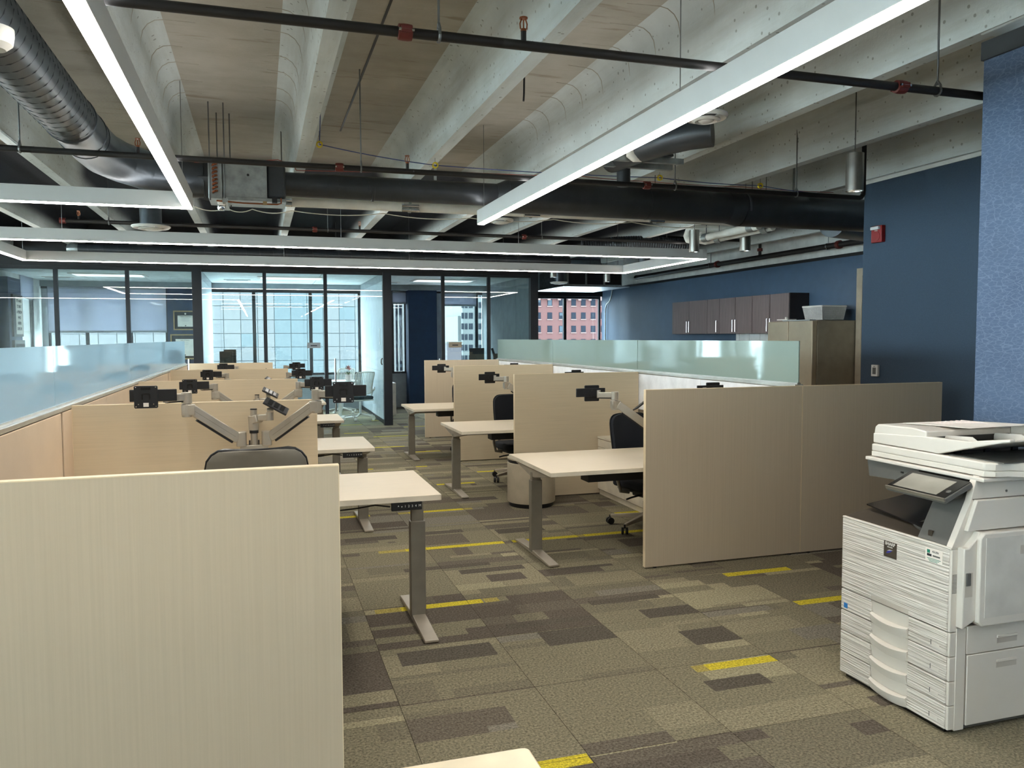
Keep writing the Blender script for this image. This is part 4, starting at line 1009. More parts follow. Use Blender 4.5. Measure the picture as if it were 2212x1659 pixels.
# ================================================================== COPIER
t = thing('copier', 'large white office copier with four ribbed paper drawers by the patterned wall', 'copier', (2.88,2.72,0))
F, Bk, Y1, Y2 = 2.545, 3.22, 2.42, 3.03
box('chassis', 'prn_grey', t, F+.03, Bk, Y1+.012, Y2-.004, .012, .75)
f = MB(); f.box(F+.02,Bk-.02,Y1+.03,Y2-.02,.0,.014); f.build('base_tray', 'prn_black', t)
for x, y in ((F+.08,Y1+.07),(F+.08,Y2-.07),(Bk-.08,Y1+.07),(Bk-.08,Y2-.07)): MB().cyl((x,y,0), (x,y,.015), .045, n=16).build('caster_pad', 'prn_black', t)
RA, RB = 2.628, 2.840            # pull recess between these Y
zz = [.020,.118,.2165,.3145,.413]
for i in range(4):
    z0, z1 = zz[i]+.0015, zz[i+1]-.0015
    d = MB().prism([(F,Y1+.012),(F,RA),(F+.026,RA),(F+.026,RB),(F,RB),(F,Y2),(F+.03,Y2),(F+.03,Y1+.012)], 'z', z0, z1)
    o = d.build('drawer_front', 'prn_ribbed', t, bevel=.004)
    # arched pull: a lip that bows outwards below a scooped recess
    n = 10; lip = []; 
    r = MB(); ys = [RA+(RB-RA)*k/n for k in range(n+1)]
    def bow(y): u = (y-RA)/(RB-RA)*2-1; return 1-u*u
    vs = []
    for y in ys:
        b_ = bow(y); vs += [(F+.004,y,z0-.014*b_),(F-.004-.010*b_,y,z0+.022-.006*b_),(F-.006-.012*b_,y,z0+.040-.012*b_),(F+.006,y,z0+.046-.012*b_),(F+.028,y,z0+.030),(F+.03,y,z0)]
    fs = []
    for k in range(n):
        for q in range(6): fs.append((k*6+q,k*6+(q+1) % 6,(k+1)*6+(q+1) % 6,(k+1)*6+q))
    fs += [tuple(range(6)), tuple(range(n*6,n*6+6))[::-1]]
    r.add(vs, fs).build('pull_lip', 'prn_white', o)
    MB().slab([(F+.014,RB,z0+.03),(F+.014,RA,z0+.03),(F+.003,RA,z1),(F+.003,RB,z1)], .004).build('pull_recess', 'prn_white', o)
    box('corner', 'prn_white', o, F+.004, F+.04, Y1, Y1+.012, z0, z1, bevel=.003)
    box('size_marker', 'prn_white', o, F-.001, F, Y1+.045, Y1+.085, z0+.022, z0+.034); box('marker_tick', 'prn_grey', o, F-.0012, F, Y1+.086, Y1+.0885, z0+.022, z0+.042)
c = MB().box(F,F+.03,Y1+.012,Y2,.415,.742).build('front_cover', 'prn_ribbed', t, bevel=.004)
box('cover_rim', 'prn_white', t, F-.001, F+.035, Y1, Y2, .742, .75, bevel=.003); box('cover_corner', 'prn_white', t, F+.003, F+.04, Y1, Y1+.012, .415, .742, bevel=.003)
MB().slab([(F-.0005,RB,.437),(F-.0005,RA,.440),(F-.0005,RA,.418),(F-.0005,RB,.418)][::-1], .002).build('pull_scoop', 'prn_recess_shade', c)
bd_ = box('badge', 'prn_dark', t, F-.002, F, 2.698, 2.770, .630, .699, bevel=.0005)
text('SHARP', .019, 'white_plastic', bd_, (F-.0025,2.734,.688), (0,-1,0), (0,0,1), 'badge_lettering', bold=.0004); box('badge_small_line', 'office_white', bd_, F-.0024, F-.002, 2.72, 2.75, .673, .677)
sw = MB()
for k, (w_, mt) in enumerate(((.0,'swoosh'),)):
    pts = [(F-.0026,2.756,.645),(F-.0026,2.750,.655),(F-.0026,2.738,.661),(F-.0026,2.720,.664),(F-.0026,2.728,.657),(F-.0026,2.740,.650)]
    sw.add(pts, [tuple(range(6))]); sw.build('badge_swoosh', mt, bd_)
MB().add([(F-.0027,2.752,.657),(F-.0027,2.738,.664),(F-.0027,2.714,.666),(F-.0027,2.736,.661)], [(0,1,2,3)]).build('badge_highlight', 'white_plastic', bd_)
st = box('service_sticker', 'paper', t, F-.0015, F, 2.461, 2.545, .671, .724)
box('sticker_mark', 'green_ink', st, F-.002, F-.0015, 2.522, 2.537, .705, .719); text('ALLEN', .011, 'ink', st, (F-.002,2.495,.714), (0,-1,0), (0,0,1), 'sticker_lettering')
box('sticker_id', 'ink', st, F-.002, F-.0015, 2.514, 2.537, .693, .703); box('sticker_number', 'prn_grey', st, F-.002, F-.0015, 2.472, 2.508, .695, .701)
for k in range(3): box('sticker_line', 'green_ink', st, F-.002, F-.0015, 2.468+.008*k, 2.537-.006*k, .684-k*.0055, .6862-k*.0055)
box('energy_sticker', 'blue_ink', t, F-.001, F, 2.986, 3.009, .327, .350)
# right hand side (faces the camera side)
S = Y1
sd = MB().box(F+.035,2.628,S-.002,S+.012,.016,.428).build('side_strip', 'prn_white', t, bevel=.002)
def sidedoor(nm, x0, x1, z0, z1, hx, hz):
    o = box(nm, 'prn_white', t, x0, x1, S-.004, S+.012, z0, z1, bevel=.003)
    box('handle_recess', 'prn_recess_shade', o, hx, hx+.105, S-.0045, S-.003, hz-.032, hz); box('handle_lip', 'prn_white', o, hx, hx+.105, S-.008, S-.003, hz-.010, hz+.001, bevel=.002)  # flat patch whose colour carries the shade of the recess
    return o
sidedoor('side_door', 2.632, Bk, .318, .431, 2.783, .379); sidedoor('side_door', 2.636, Bk, .03, .314, 2.784, .279)
MB().prism([(2.640,.46),(2.640,.79),(2.66,.81),(Bk,.81),(Bk,.44),(2.66,.44)], 'y', S-.045, S+.01).build('bypass_cover', 'prn_white', t, bevel=.006)
MB().prism([(F+.032,.752),(2.600,.752),(2.640,.79),(2.655,.815),(2.655,.47),(2.577,.434),(2.577,.7)], 'y', S-.03, S+.01).build('side_cheek', 'prn_white', t, bevel=.004)
box('latch_recess', 'prn_recess_shade', t, 2.585, 2.622, S-.0305, S-.028, .56, .655); box('latch', 'prn_grey', t, 2.588, 2.610, S-.035, S-.028, .605, .655, bevel=.002)
box('bypass_panel', 'office_white', t, 2.668, Bk-.01, S-.047, S-.044, .475, .79); box('panel_pull', 'prn_recess_shade', t, 2.84, 2.93, S-.048, S-.046, .715, .75)
v = MB()
for k in range(14): v.box(F+.008, F+.03, S-.0012, S, .570+k*.0055, .572+k*.0055)
v.build('vent_slots', 'prn_grey', t)
# body around the paper exit, sloping pillar, back block
MB().prism([(F+.0,.75),(F+.03,.75),(2.60,.75),(2.60,.752),(2.75,.81),(Bk,.81),(Bk,1.025),(2.672,1.025),(2.655,1.01),(2.632,.93)], 'y', S-.002, S+.026).build('pillar', 'prn_white', t, bevel=.003)
MB().prism([(2.60,.815),(Bk,.815),(Bk,.935),(2.645,.935)], 'y', S-.02, S).build('upper_door', 'prn_white', t, bevel=.004)
box('door_line', 'prn_dark', t, 2.64, Bk, S-.004, S-.001, .934, .937); MB().cyl((2.81,S-.004,.96), (2.81,S-.0005,.96), .005, n=10).build('screw_cap', 'prn_grey', t)
MB().prism([(F+.01,.75),(2.64,.92),(2.66,.965),(2.78,.965),(2.78,.75)], 'y', S+.026, 2.60).build('inner_pillar', 'prn_grey', t, bevel=.003)
box('sensor_window', 'prn_dark', t, F+.019, F+.03, 2.535, 2.555, .765, .79)
MB().prism([(F+.012,.75),(Bk-.1,.75),(Bk-.1,.80),(2.75,.785)], 'y', 2.60, Y2-.004).build('exit_floor', 'prn_dark', t)
box('back_block', 'prn_grey', t, 3.02, Bk, 2.45, Y2-.06, .80, 1.02)
MB().slab([(2.63,2.64,.775),(2.95,2.64,.83),(3.0,2.98,.86),(2.66,3.01,.80)], .006).build('wing_tray', 'prn_black', t); MB().slab([(2.61,2.62,.752),(2.70,2.62,.78),(2.72,2.70,.80),(2.63,2.70,.775)], .004).build('paper_flap', 'prn_grey', t)
# scanner lip and undersides
box('scanner_lip', 'prn_white', t, 2.655, Bk, 2.385, 3.02, 1.006, 1.022, bevel=.004)
MB().prism([(3.02,1.004),(2.715,1.004),(2.83,.940),(3.005,.932)], 'x', 2.668, 2.70).build('front_apron', 'prn_grey', t)
box('apron_port', 'prn_black', t, 2.665, 2.668, 2.80, 2.815, .975, .982); box('apron_shadow_gap', 'prn_black', t, 2.672, 2.75, 2.43, 2.72, .95, 1.004)
# control panel
A = Vector((2.50,2.722,.945)); Bp = Vector((2.50,2.418,.945)); Cp = Vector((2.635,2.418,1.003)); Dp = Vector((2.635,2.722,1.003))
pn = MB().slab([A,Bp,Cp,Dp], .022).build('control_panel', 'prn_grey', t, bevel=.004)
nr = (Bp-A).cross(Dp-A).normalized()
lerp = lambda u, v: A+(Bp-A)*u+(Dp-A)*v
MB().slab([lerp(u,v)+nr*.002 for u, v in ((.015,.03),(.985,.03),(.985,.99),(.015,.99))], .002).build('bezel', 'prn_black', pn)
MB().slab([lerp(u,v)+nr*.003 for u, v in ((.09,.10),(.83,.10),(.83,.86),(.09,.86))], .001).build('display', 'screen_grey', pn)
MB().slab([lerp(u,v)+nr*.003 for u, v in ((.0,-.01),(1.0,-.01),(1.0,.03),(.0,.03))], .014).build('chrome_rim', 'leg_grey', pn)
MB().cyl(lerp(.92,.35)+nr*.002, lerp(.92,.35)+nr*.004, .010, n=14).build('power_key', 'prn_grey', pn)
box('panel_neck', 'prn_grey', t, 2.60, 2.68, 2.47, 2.67, .93, .985)
# scanner base
sb = [(2.672,3.0),(2.672,2.40),(2.70,2.372),(2.76,2.366),(2.80,2.335),(2.86,2.320),(3.2,2.320),(3.2,3.0)]
MB().prism(sb, 'z', 1.026, 1.048).build('scanner_base', 'prn_white', t, bevel=.003); MB().prism(sb, 'z', 1.048, 1.082).build('scanner_bed', 'prn_white', t, bevel=.006)
box('bed_inset', 'prn_grey', t, 2.71, 3.16, 2.345, 2.60, 1.082, 1.086)
for q in (2.74,2.9,3.05): box('bed_clip', 'prn_black', t, q, q+.03, 2.60, 2.61, 1.083, 1.10)
# document feeder: block at the far end, tray rising towards the near end
MB().prism([(3.0,1.086),(3.0,1.135),(2.995,1.16),(2.98,1.172),(2.78,1.178),(2.70,1.170),(2.70,1.086)], 'x', 2.685, 3.18).build('feeder_block', 'prn_white', t, bevel=.006)
MB().prism([(3.002,1.130),(3.002,1.086),(2.63,1.084),(2.50,1.120),(2.33,1.166),(2.30,1.172),(2.30,1.183),(2.49,1.153),(2.70,1.148)], 'x', 2.682, 2.71).build('feeder_side', 'prn_white', t, bevel=.004)
MB().prism([(2.70,1.10),(2.63,1.092),(2.50,1.125),(2.30,1.172),(2.30,1.180),(2.49,1.140),(2.70,1.118)], 'x', 2.71, 3.17).build('input_tray', 'prn_white', t, bevel=.003)
MB().prism([(2.70,1.1),(2.30,1.172),(2.30,1.20),(2.70,1.178)], 'x', 3.15, 3.18).build('feeder_rear_side', 'prn_white', t, bevel=.004)
MB().prism([(2.70,1.12),(2.69,1.150),(2.56,1.158),(2.52,1.137),(2.50,1.128)], 'x', 2.78, 2.786).build('paper_guide', 'office_white', t); MB().prism([(2.70,1.12),(2.69,1.150),(2.56,1.158),(2.52,1.137),(2.50,1.128)], 'x', 3.05, 3.056).build('paper_guide', 'office_white', t)
box('feed_mouth', 'prn_black', t, 2.73, 3.14, 2.694, 2.70, 1.12, 1.145)
sh = tag(MB().slab([(2.78,2.93,1.1795),(2.84,2.62,1.186),(3.16,2.60,1.192),(3.12,2.92,1.1795)], .0015).build('paper_sheet', 'paper'), 'loose printed sheet lying on top of the copier', 'paper')
for k in range(7):
    box('print_line', 'pot', sh, 2.88+k*.03, 2.888+k*.03, 2.68, 2.88, 1.182+k*.0004, 1.1845+k*.0006)

# ================================================================== WALL DEVICES
q0, q1 = atx(1890,490,5.37), atx(1912,523,5.37)
t = thing('fire_alarm', 'red fire alarm horn strobe on the dark blue wall', 'alarm', (5.35,5.97,2.41))
box('housing', 'red_alarm', t, 5.325, 5.37, 5.915, 6.045, 2.415, 2.565, bevel=.006); MB().cyl((5.322,5.98,2.47), (5.326,5.98,2.47), .045, n=24).build('horn_grille', 'red_alarm', t)
box('strobe', 'alarm_clear', t, 5.30, 5.325, 5.93, 6.03, 2.528, 2.556, bevel=.004); text('FIRE', .022, 'white_plastic', t, (5.3235,5.98,2.521), (0,-1,0), (0,0,1))
t = thing('thermostat', 'small white thermostat on the dark blue wall', 'thermostat', (5.36,5.99,1.2))
box('body', 'white_plastic', t, 5.345, 5.37, 5.95, 6.03, 1.205, 1.31, bevel=.004); box('display', 'prn_grey', t, 5.343, 5.345, 5.97, 6.01, 1.225, 1.285); box('legend', 'prn_grey', t, 5.343, 5.345, 5.98, 6.0, 1.293, 1.298)
# ================================================================== KITCHEN WALL
def ky(x, y, X=7.58): return atx(x, y, X).y
CE = [ky(x, 680) for x in (1704,1624.5,1554,1528,1452)]; zc0, zc1 = 1.62, 2.225
names = ['nearest upper cabinet with two dark wood doors','second dark wood upper cabinet, two doors, beside the narrow one','narrow single door dark wood upper cabinet','farthest dark wood upper cabinet with two doors']
for i, (a, c) in enumerate(zip(CE, CE[1:])):
    t = thing('upper_cabinet', names[i], 'cabinet', (7.76,(a+c)/2,zc0), group='upper cabinets on the kitchen wall')
    box('carcass', 'cab_side', t, 7.60, XR-.003, a+.001, c-.001, zc0, zc1)
    dv = [(a,c)] if i == 2 else [(a,(a+c)/2),((a+c)/2,c)]
    for k, (p, q) in enumerate(dv):
        d = box('door', 'cab_wood', t, 7.58, 7.60, p+.006, q-.006, zc0+.002, zc1-.002)
        hy = (q-.04) if (k == 0 and i != 2) else p+.04
        if i == 2: hy = p+.06
        h = MB().cyl((7.55,hy,zc0+.03), (7.55,hy,zc0+.23), .006, n=10)
        for z in (zc0+.05,zc0+.21): h.cyl((7.55,hy,z), (7.58,hy,z), .005, n=8)
        h.build('handle', 'chrome', d)
sp = thing('tile_backsplash', 'white tile backsplash under the upper cabinets', 'backsplash', (7.93,11.6,1.0))
yy = 10.3
for r in range(5):
    y = 10.3-(.15 if r % 2 else 0)
    while y < 12.2:
        a = max(y, 10.3); c = min(y+.295, 12.2)
        if c-a > .02: box('tile', 'tile_white', sp, 7.925, XR-.003, a+.002, c-.002, 1.0+r*.125, 1.122+r*.125)
        y += .3
t = thing('counter', 'pale kitchen counter with base cabinets below the tiles', 'counter', (7.6,11.9,0))
box('worktop', 'desk_edge', t, 7.28, 7.92, 10.27, 13.8, .88, .92, bevel=.003); box('base', 'cab_wood', t, 7.33, 7.92, 10.28, 13.79, .1, .88); box('plinth', 'cab_side', t, 7.38, 7.92, 10.28, 13.79, 0, .1)
t = thing('refrigerator', 'tall steel refrigerator at the near end of the kitchen wall', 'refrigerator', (7.55,9.72,0))
box('body', 'fridge_side', t, 7.27, 7.90, 9.22, 10.24, .02, 1.79, bevel=.004); box('feet', 'prn_black', t, 7.3, 7.88, 9.25, 10.2, 0, .02)
for a, c in ((9.225,9.745),(9.755,10.235)):
    d = box('door', 'fridge_steel', t, 7.19, 7.265, a, c, .62, 1.785, bevel=.008)
    hy = 9.70 if a < 9.5 else 9.80; h = MB().cyl((7.14,hy,.8), (7.14,hy,1.5), .012, n=10); h.cyl((7.14,hy,.82), (7.19,hy,.82), .01, n=8); h.cyl((7.14,hy,1.48), (7.19,hy,1.48), .01, n=8); h.build('handle', 'steel_brushed', d)
box('freezer_drawer', 'fridge_steel', t, 7.19, 7.265, 9.225, 10.235, .06, .61, bevel=.008); box('hinge_cover', 'wall_grey', t, 7.2, 7.3, 9.30, 9.9, 1.787, 1.802)
t = thing('plastic_basket', 'grey woven plastic basket on top of the refrigerator', 'basket', (7.55,9.27,1.79))
def rim(z, k): return [(7.38-.03*k,9.26-.02*k,z),(7.72+.03*k,9.26-.02*k,z),(7.72+.03*k,9.62+.03*k,z),(7.38-.03*k,9.62+.03*k,z)]
lo, hi = rim(1.803,0), rim(1.985,1); bk = MB(); bk.add(lo, [(0,1,2,3)])
for i in range(4):
    a0, a1, b0, b1 = Vector(lo[i]), Vector(lo[(i+1) % 4]), Vector(hi[i]), Vector(hi[(i+1) % 4])
    for k in range(11): u = k/10; bk.tube([a0.lerp(a1,u), b0.lerp(b1,u)], .006, 5)
    for k in range(8): v = k/7; bk.tube([a0.lerp(b0,v), a1.lerp(b1,v)], .006, 5)
bk.build('weave', 'basket', t); liner = MB()
for i in range(4): liner.quad(tuple(Vector(lo[i])*.997+Vector((7.55,9.44,1.9))*.003),tuple(Vector(lo[(i+1) % 4])*.997+Vector((7.55,9.44,1.9))*.003),hi[(i+1) % 4],hi[i])
liner.build('side_wall', 'basket', t)
r = MB(); P = [Vector(p) for p in hi]
for i in range(4): r.tube([P[i],P[(i+1) % 4]], .012, 8)
r.build('rim', 'white_plastic', t)
t = thing('power_strip', 'small white items lying on the refrigerator front edge', 'charger', (7.35,9.95,1.79)); box('body', 'white_plastic', t, 7.25, 7.4, 9.85, 10.1, 1.806, 1.82); box('plug', 'white_plastic', t, 7.3, 7.33, 9.95, 9.98, 1.82, 1.85)

# ================================================================== OFFICES
def office_chair(label, loc, rz):
    t = thing('mesh_office_chair', label, 'chair', loc, rz, 'white framed office chairs')
    def bd(nm, mb, mt, parent=t, **k): return mb.build(nm, mt, parent, world=False, **k)
    sh = .46
    bd('seat', MB().prism(rrect(-.22,.22,-.2,.24,.1,6), 'z', sh-.06, sh), 'teal_fabric', bevel=.02); bd('seat_frame', MB().prism(rrect(-.225,.225,-.205,.245,.1,6), 'z', sh-.085, sh-.06), 'office_white', bevel=.01)
    fr = MB(); z0, z1 = sh+.06, sh+.46
    def bp(u, v): return (u*(.165+.03*v), -.2-.09*v*v+.05*u*u, z0+(z1-z0)*v)
    fr.tube([bp(-1,0),bp(-1,.3),bp(-1,.6),bp(-1,.9),bp(-.9,1),bp(-.4,1.02),bp(0,1.03),bp(.4,1.02),bp(.9,1),bp(1,.9),bp(1,.6),bp(1,.3),bp(1,0),bp(.4,-.02),bp(-.4,-.02),bp(-1,0)], .013, 8); bd('back_frame', fr, 'office_white')
    sl = MB()
    for k in range(13):
        u = -1+2*(k+.5)/13; sl.tube([bp(u,0),bp(u,.25),bp(u,.5),bp(u,.75),bp(u,1.0)], .008, 5)
    bd('back_slats', sl, 'office_white')
    for s in (-1, 1): bd('arm_loop', MB().tube([(s*.19,.05,sh-.08),(s*.25,.02,sh-.02),(s*.255,-.05,sh+.12),(s*.22,-.17,sh+.16),(s*.19,-.22,sh+.12)], .016, 8), 'office_white')
    bd('column', MB().cyl((0,0,.1), (0,0,sh-.08), .022, n=12), 'rail_alu')
    for i in range(5):
        a = 2*PI*i/5+.2; d = Vector((math.cos(a),math.sin(a),0)); k = MB(); beam(k, d*.02+Vector((0,0,.12)), d*.3+Vector((0,0,.075)), .04, .026); bd('base_leg', k, 'office_white', bevel=.006)
        c = d*.31+Vector((0,0,.032)); s2 = Vector((-d.y,d.x,0)); bd('caster', MB().cyl(c-s2*.025, c+s2*.025, .031, n=14), 'office_white')
office_chair('white framed office chair nearest the glass, beside the round table', (1.82,15.55,0), .35); office_chair('white framed office chair behind the potted flower', (1.62,17.0,0), 2.6)
t = thing('round_table', 'small round white table in the middle office', 'table', (1.50,16.15,0))
MB().lathe([(0,.70),(.37,.70),(.38,.715),(.37,.73),(0,.73)], (1.50,16.2,0), 40).build('table_top', 'office_white', t); MB().cyl((1.50,16.2,.02), (1.50,16.2,.70), .035, n=16).build('column', 'office_white', t); MB().lathe([(0,0),(.25,0),(.24,.015),(0,.025)], (1.50,16.2,0), 32).build('base', 'office_white', t)
t = thing('potted_flower', 'pink flower in a small white pot on the round table', 'plant', (1.67,16.15,.73)); fp = (1.67,16.15,.73)
MB().lathe([(0,.0),(.048,.0),(.066,.03),(.066,.12),(.06,.12),(.058,.10),(0,.10)], fp, 24).build('pot', 'pot', t)
for k in range(9):
    a = k*2.4; L = .08+.03*(k % 3); d = Vector((math.cos(a),math.sin(a),0)); b0 = Vector(fp)+Vector((0,0,.10)); tip = b0+d*L+Vector((0,0,.06+.02*(k % 2))); s2 = Vector((-d.y,d.x,0))*.016; mid = (b0+tip)/2+Vector((0,0,.025))
    MB().add([b0,mid+s2,tip,mid-s2], [(0,1,2,3)]).build('leaf', 'leaf', t)
st_ = MB()
for dx, dy, h in ((-.02,0,.22),(.02,.01,.20),(.0,-.02,.24)): st_.tube([(fp[0],fp[1],fp[2]+.1),(fp[0]+dx*.6,fp[1]+dy,fp[2]+h*.7),(fp[0]+dx,fp[1]+dy,fp[2]+h)], .004, 6)
st_.build('stem', 'leaf', t)
for k in range(12):
    cx = fp[0]+(-.02,.02,.0)[k % 3]; h = fp[2]+(.22,.20,.24)[k % 3]; a = k*1.57; d = Vector((math.cos(a),math.sin(a),0)); c = Vector((cx,fp[1],h)); s2 = Vector((-d.y,d.x,0))*.014; tip = c+d*.045+Vector((0,0,.07)); mid = c+d*.035+Vector((0,0,.03))
    MB().add([c,mid+s2,tip,mid-s2], [(0,1,2,3)]).build('petal', 'petal', t)
# desks and monitors in the offices
def office_desk(lab, x0, x1, y0, y1):
    t = thing('office_desk', lab, 'desk', ((x0+x1)/2,(y0+y1)/2,0)); box('table_top', 'office_white', t, x0, x1, y0, y1, .71, .74)
    for x in (x0+.05,x1-.05): box('leg', 'leg_grey', t, x-.03, x+.03, y0+.05, y1-.05, 0, .71)
office_desk('pale desk under the monitors in the middle office', -.9, .2, 15.0, 15.7); office_desk('pale desk under the monitor in the right office', 3.5, 4.85, 15.1, 15.8)
def monitor(lab, px0, py0, px1, py1, Y, rz):
    a, c = at(px0,py0,Y), at(px1,py1,Y); w = c.x-a.x; x = (a.x+c.x)/2; h = .28; z = a.z-h
    t = thing('monitor', lab, 'monitor', (x,Y,.74), rz, 'office monitors')
    MB().box(-w/2,w/2,-.012,.012,z-.74,z-.74+h).build('panel', 'black_plastic', t, bevel=.004, world=False); MB().box(-w/2+.01,w/2-.01,.012,.014,z-.73,z-.75+h).build('screen', 'black_gloss', t, world=False)
    MB().box(-.03,.03,-.03,-.012,.02,z-.74+h*.5).box(-.12,.12,-.08,.08,0,.015).build('stand', 'black_plastic', t, world=False)
monitor('dark monitor in front, in the middle office', 474,759,504,790,15.3,.1); monitor('dark monitor behind the other one in the middle office', 483,755,511,785,15.5,-.1); monitor('dark monitor in the right office', 1014,752,1046,778,15.5,0)
t = thing('desk_mount', 'black desk arm with clamp in the right office', 'monitor arm', (4.45,15.4,.74)); q = at(1068,760,15.4)
MB().tube([(q.x,15.4,.74),(q.x,15.4,1.2),(q.x-.05,15.4,1.36)], .025, 8).build('post', 'black_plastic', t); box('head', 'black_plastic', t, q.x-.02, q.x+.08, 15.38, 15.42, 1.15, 1.25)
t = thing('filing_cabinet', 'white filing cabinet behind the dark post', 'cabinet', (2.5,16.5,0)); box('body', 'office_white', t, 2.26, 2.62, 16.2, 16.9, 0, .66, bevel=.004)
for z in (.02,.24,.46): box('drawer', 'office_white', t, 2.27, 2.61, 16.185, 16.2, z, z+.2, bevel=.003)
# frames, poster, signs, pulls
def certificate(lab, px0, py0, px1, py1, dia=True):
    Y = 17.935; a, c = at(px0,py0,Y), at(px1,py1,Y); x0, x1, z0, z1 = a.x, c.x, c.z, a.z
    t = thing('framed_certificate', lab, 'frame', ((x0+x1)/2,Y,z0)); f = MB()
    for d in ((x0,x1,z0,z0+.025),(x0,x1,z1-.025,z1),(x0,x0+.025,z0,z1),(x1-.025,x1,z0,z1)): f.box(d[0],d[1],Y-.03,Y+.005,d[2],d[3])
    f.build('frame', 'gold', t); box('mat_board', 'mat_dark', t, x0+.02, x1-.02, Y-.01, Y+.004, z0+.02, z1-.02)
    w = x1-x0; p = box('document', 'paper', t, x0+w*.2, x1-w*.06, Y-.014, Y-.01, z0+.07, z1-.10); xm = (x0+w*.2+x1-w*.06)/2
    text('Indiana University' if dia else 'State of Indiana', .028, 'ink', p, (xm,Y-.0145,z1-.125), (1,0,0), (0,0,1))
    for k in range(4): box('text_line', 'wall_grey', p, xm-.08+.015*(k % 2), xm+.08-.015*(k % 2), Y-.0145, Y-.014, z1-.16-k*.02, z1-.157-k*.02)
    MB().cyl((xm,Y-.0145,z0+.09), (xm,Y-.014,z0+.09), .012, n=14).build('seal', 'ink', p)
    if dia: MB().cyl((xm,Y-.02,z1-.065), (xm,Y-.01,z1-.065), .018, n=18).build('medallion', 'paper', t)
certificate('framed diploma with a round medallion on the navy pier', 374,671,421,713); certificate('lower framed certificate on the navy pier, below the diploma', 368,722,424,776, False)
t = thing('wall_poster', 'framed black lettered poster on the navy corner column', 'poster', (-3.9,15.4,1.6)); xw = -3.9
ya, yb = 15.16, 15.72
box('frame', 'frame_dark', t, xw, xw+.03, ya, yb, 1.62, 2.32); box('sheet', 'paper', t, xw+.03, xw+.032, ya+.14, yb-.03, 1.66, 2.28)
for k, s_ in enumerate(("IT'S HARD", 'TO BEAT', 'A PERSON', 'WHO', 'NEVER', 'GIVES UP.')): text(s_, .066, 'ink', t, (xw+.0325,(ya+.14+yb-.03)/2,2.22-k*.094), (0,1,0), (0,0,1), bold=.002)
t = thing('framed_picture', 'dark framed picture below the poster', 'frame', (-3.9,15.4,.9)); box('frame', 'frame_dark', t, xw, xw+.04, 15.14, 15.74, .9, 1.56); box('sheet', 'facade_c', t, xw+.04, xw+.042, 15.2, 15.7, .95, 1.5)
for k in range(2): box('stripe', 'ink', t, xw+.042, xw+.043, 15.35+k*.16, 15.37+k*.16, .95, 1.5)
for lab, (a, b_, z0, z1), s_ in (('grey name plaque on the middle office glass', (.789,1.018,1.40,1.495), 'Pathways'), ('grey name plaque on the right office glass', (3.317,3.561,1.39,1.49), 'Outreach')):
    t = thing('door_sign', lab, 'sign', ((a+b_)/2,YG-.01,z0)); box('plate', 'door_tan' if a > 3 else 'wall_grey', t, a, b_, YG-.012, YG-.006, z0, z1); box('name_line', 'ink', t, (a+b_)/2-.055, (a+b_)/2+.055, YG-.013, YG-.012, (z0+z1)/2-.014, (z0+z1)/2+.004)
for lab, x, z0, z1 in (('tall chrome door pull on the middle office glass door', 1.262, .28, 1.215), ('chrome door pull at the left office post', -1.13, .3, 1.235), ('chrome door pull on the right office glass', 3.158-.02, .3, 1.19)):
    t = thing('door_pull', lab, 'handle', (x,YG-.05,z0)); MB().cyl((x,YG-.05,z0), (x,YG-.05,z1), .018, n=14).build('bar', 'chrome', t); k = MB()
    for z in (z0+.12,z1-.12): k.cyl((x,YG-.05,z), (x,YG-.005,z), .009, n=8)
    k.build('standoff', 'chrome', t)
box_ = thing('light_switch', 'white switch plate on the middle office partition', 'switch', (2.14,15.2,1.2)); box('plate', 'white_plastic', box_, 2.137, 2.143, 15.0, 15.08, 1.45, 1.75); box('rocker', 'tile_white', box_, 2.133, 2.137, 15.02, 15.06, 1.5, 1.7)
t = thing('coat_hook', 'small black hook on the partition beside the dark post', 'hook', (2.14,14.7,1.1)); MB().tube([(2.142,14.72,1.2),(2.12,14.72,1.18),(2.115,14.72,1.12),(2.13,14.72,1.08)], .012, 8).build('hook', 'black_plastic', t)

# ================================================================== CITY OUTSIDE
street = struct(box('ground_street', 'street', None, -300, 300, -300, 420, -22.5, -22))
t = thing('panel_building', 'pale blue-white stone panelled building filling the office windows', 'building', (-3,50,-22))
a, c = at(452,640,50), at(800,640,50); xe = c.x
box('body', 'facade_joint', t, -22, xe, 50.06, 66, -22, 14)
pw, ph = .95, .81; i = 0; x = xe
mats = ['facade_a','facade_b','facade_c']; cache = {}
base_z = at(480,690,50).z-ph*7
while x-pw > -13:
    for k in range(17):
        pxm = 0; band = at(595,700,50).x < x-pw/2 < at(700,700,50).x
        m_ = 'facade_b' if band else mats[(i*7+k*3) % 3 if (i+k) % 4 == 0 else (0 if i % 2 else 2)]
        if m_ not in cache: cache[m_] = MB().box(0,pw-.035,0,.06,0,ph-.035).build('wall_panel', m_, t, world=False); o = cache[m_]
        else: o = cache[m_].copy(); COL.objects.link(o)
        o.location = (x-pw+.01+3, 0, base_z+k*ph+22)
    x -= pw; i += 1
t = thing('striped_tower', 'white and dark vertically striped tower left of the navy column', 'building', (11,75,-22))
a, c = at(838,700,75), at(884,700,75); box('body', 'ext_dark', t, a.x, c.x, 75, 85, -22, 30); n = 5
for k in range(n): xx = a.x+(c.x-a.x)*(k+.2)/n; box('pier', 'tower', t, xx, xx+(c.x-a.x)*(.34 if k % 2 else .2)/n*1.3, 74.6, 75, -22, 30)
for k in range(18): box('spandrel', 'ext_light', t, a.x, c.x, 74.95, 75, -10+k*2.2, -9.7+k*2.2)
t = thing('brick_building', 'red brick building with rows of windows seen past the corridor', 'building', (60,150,-22))
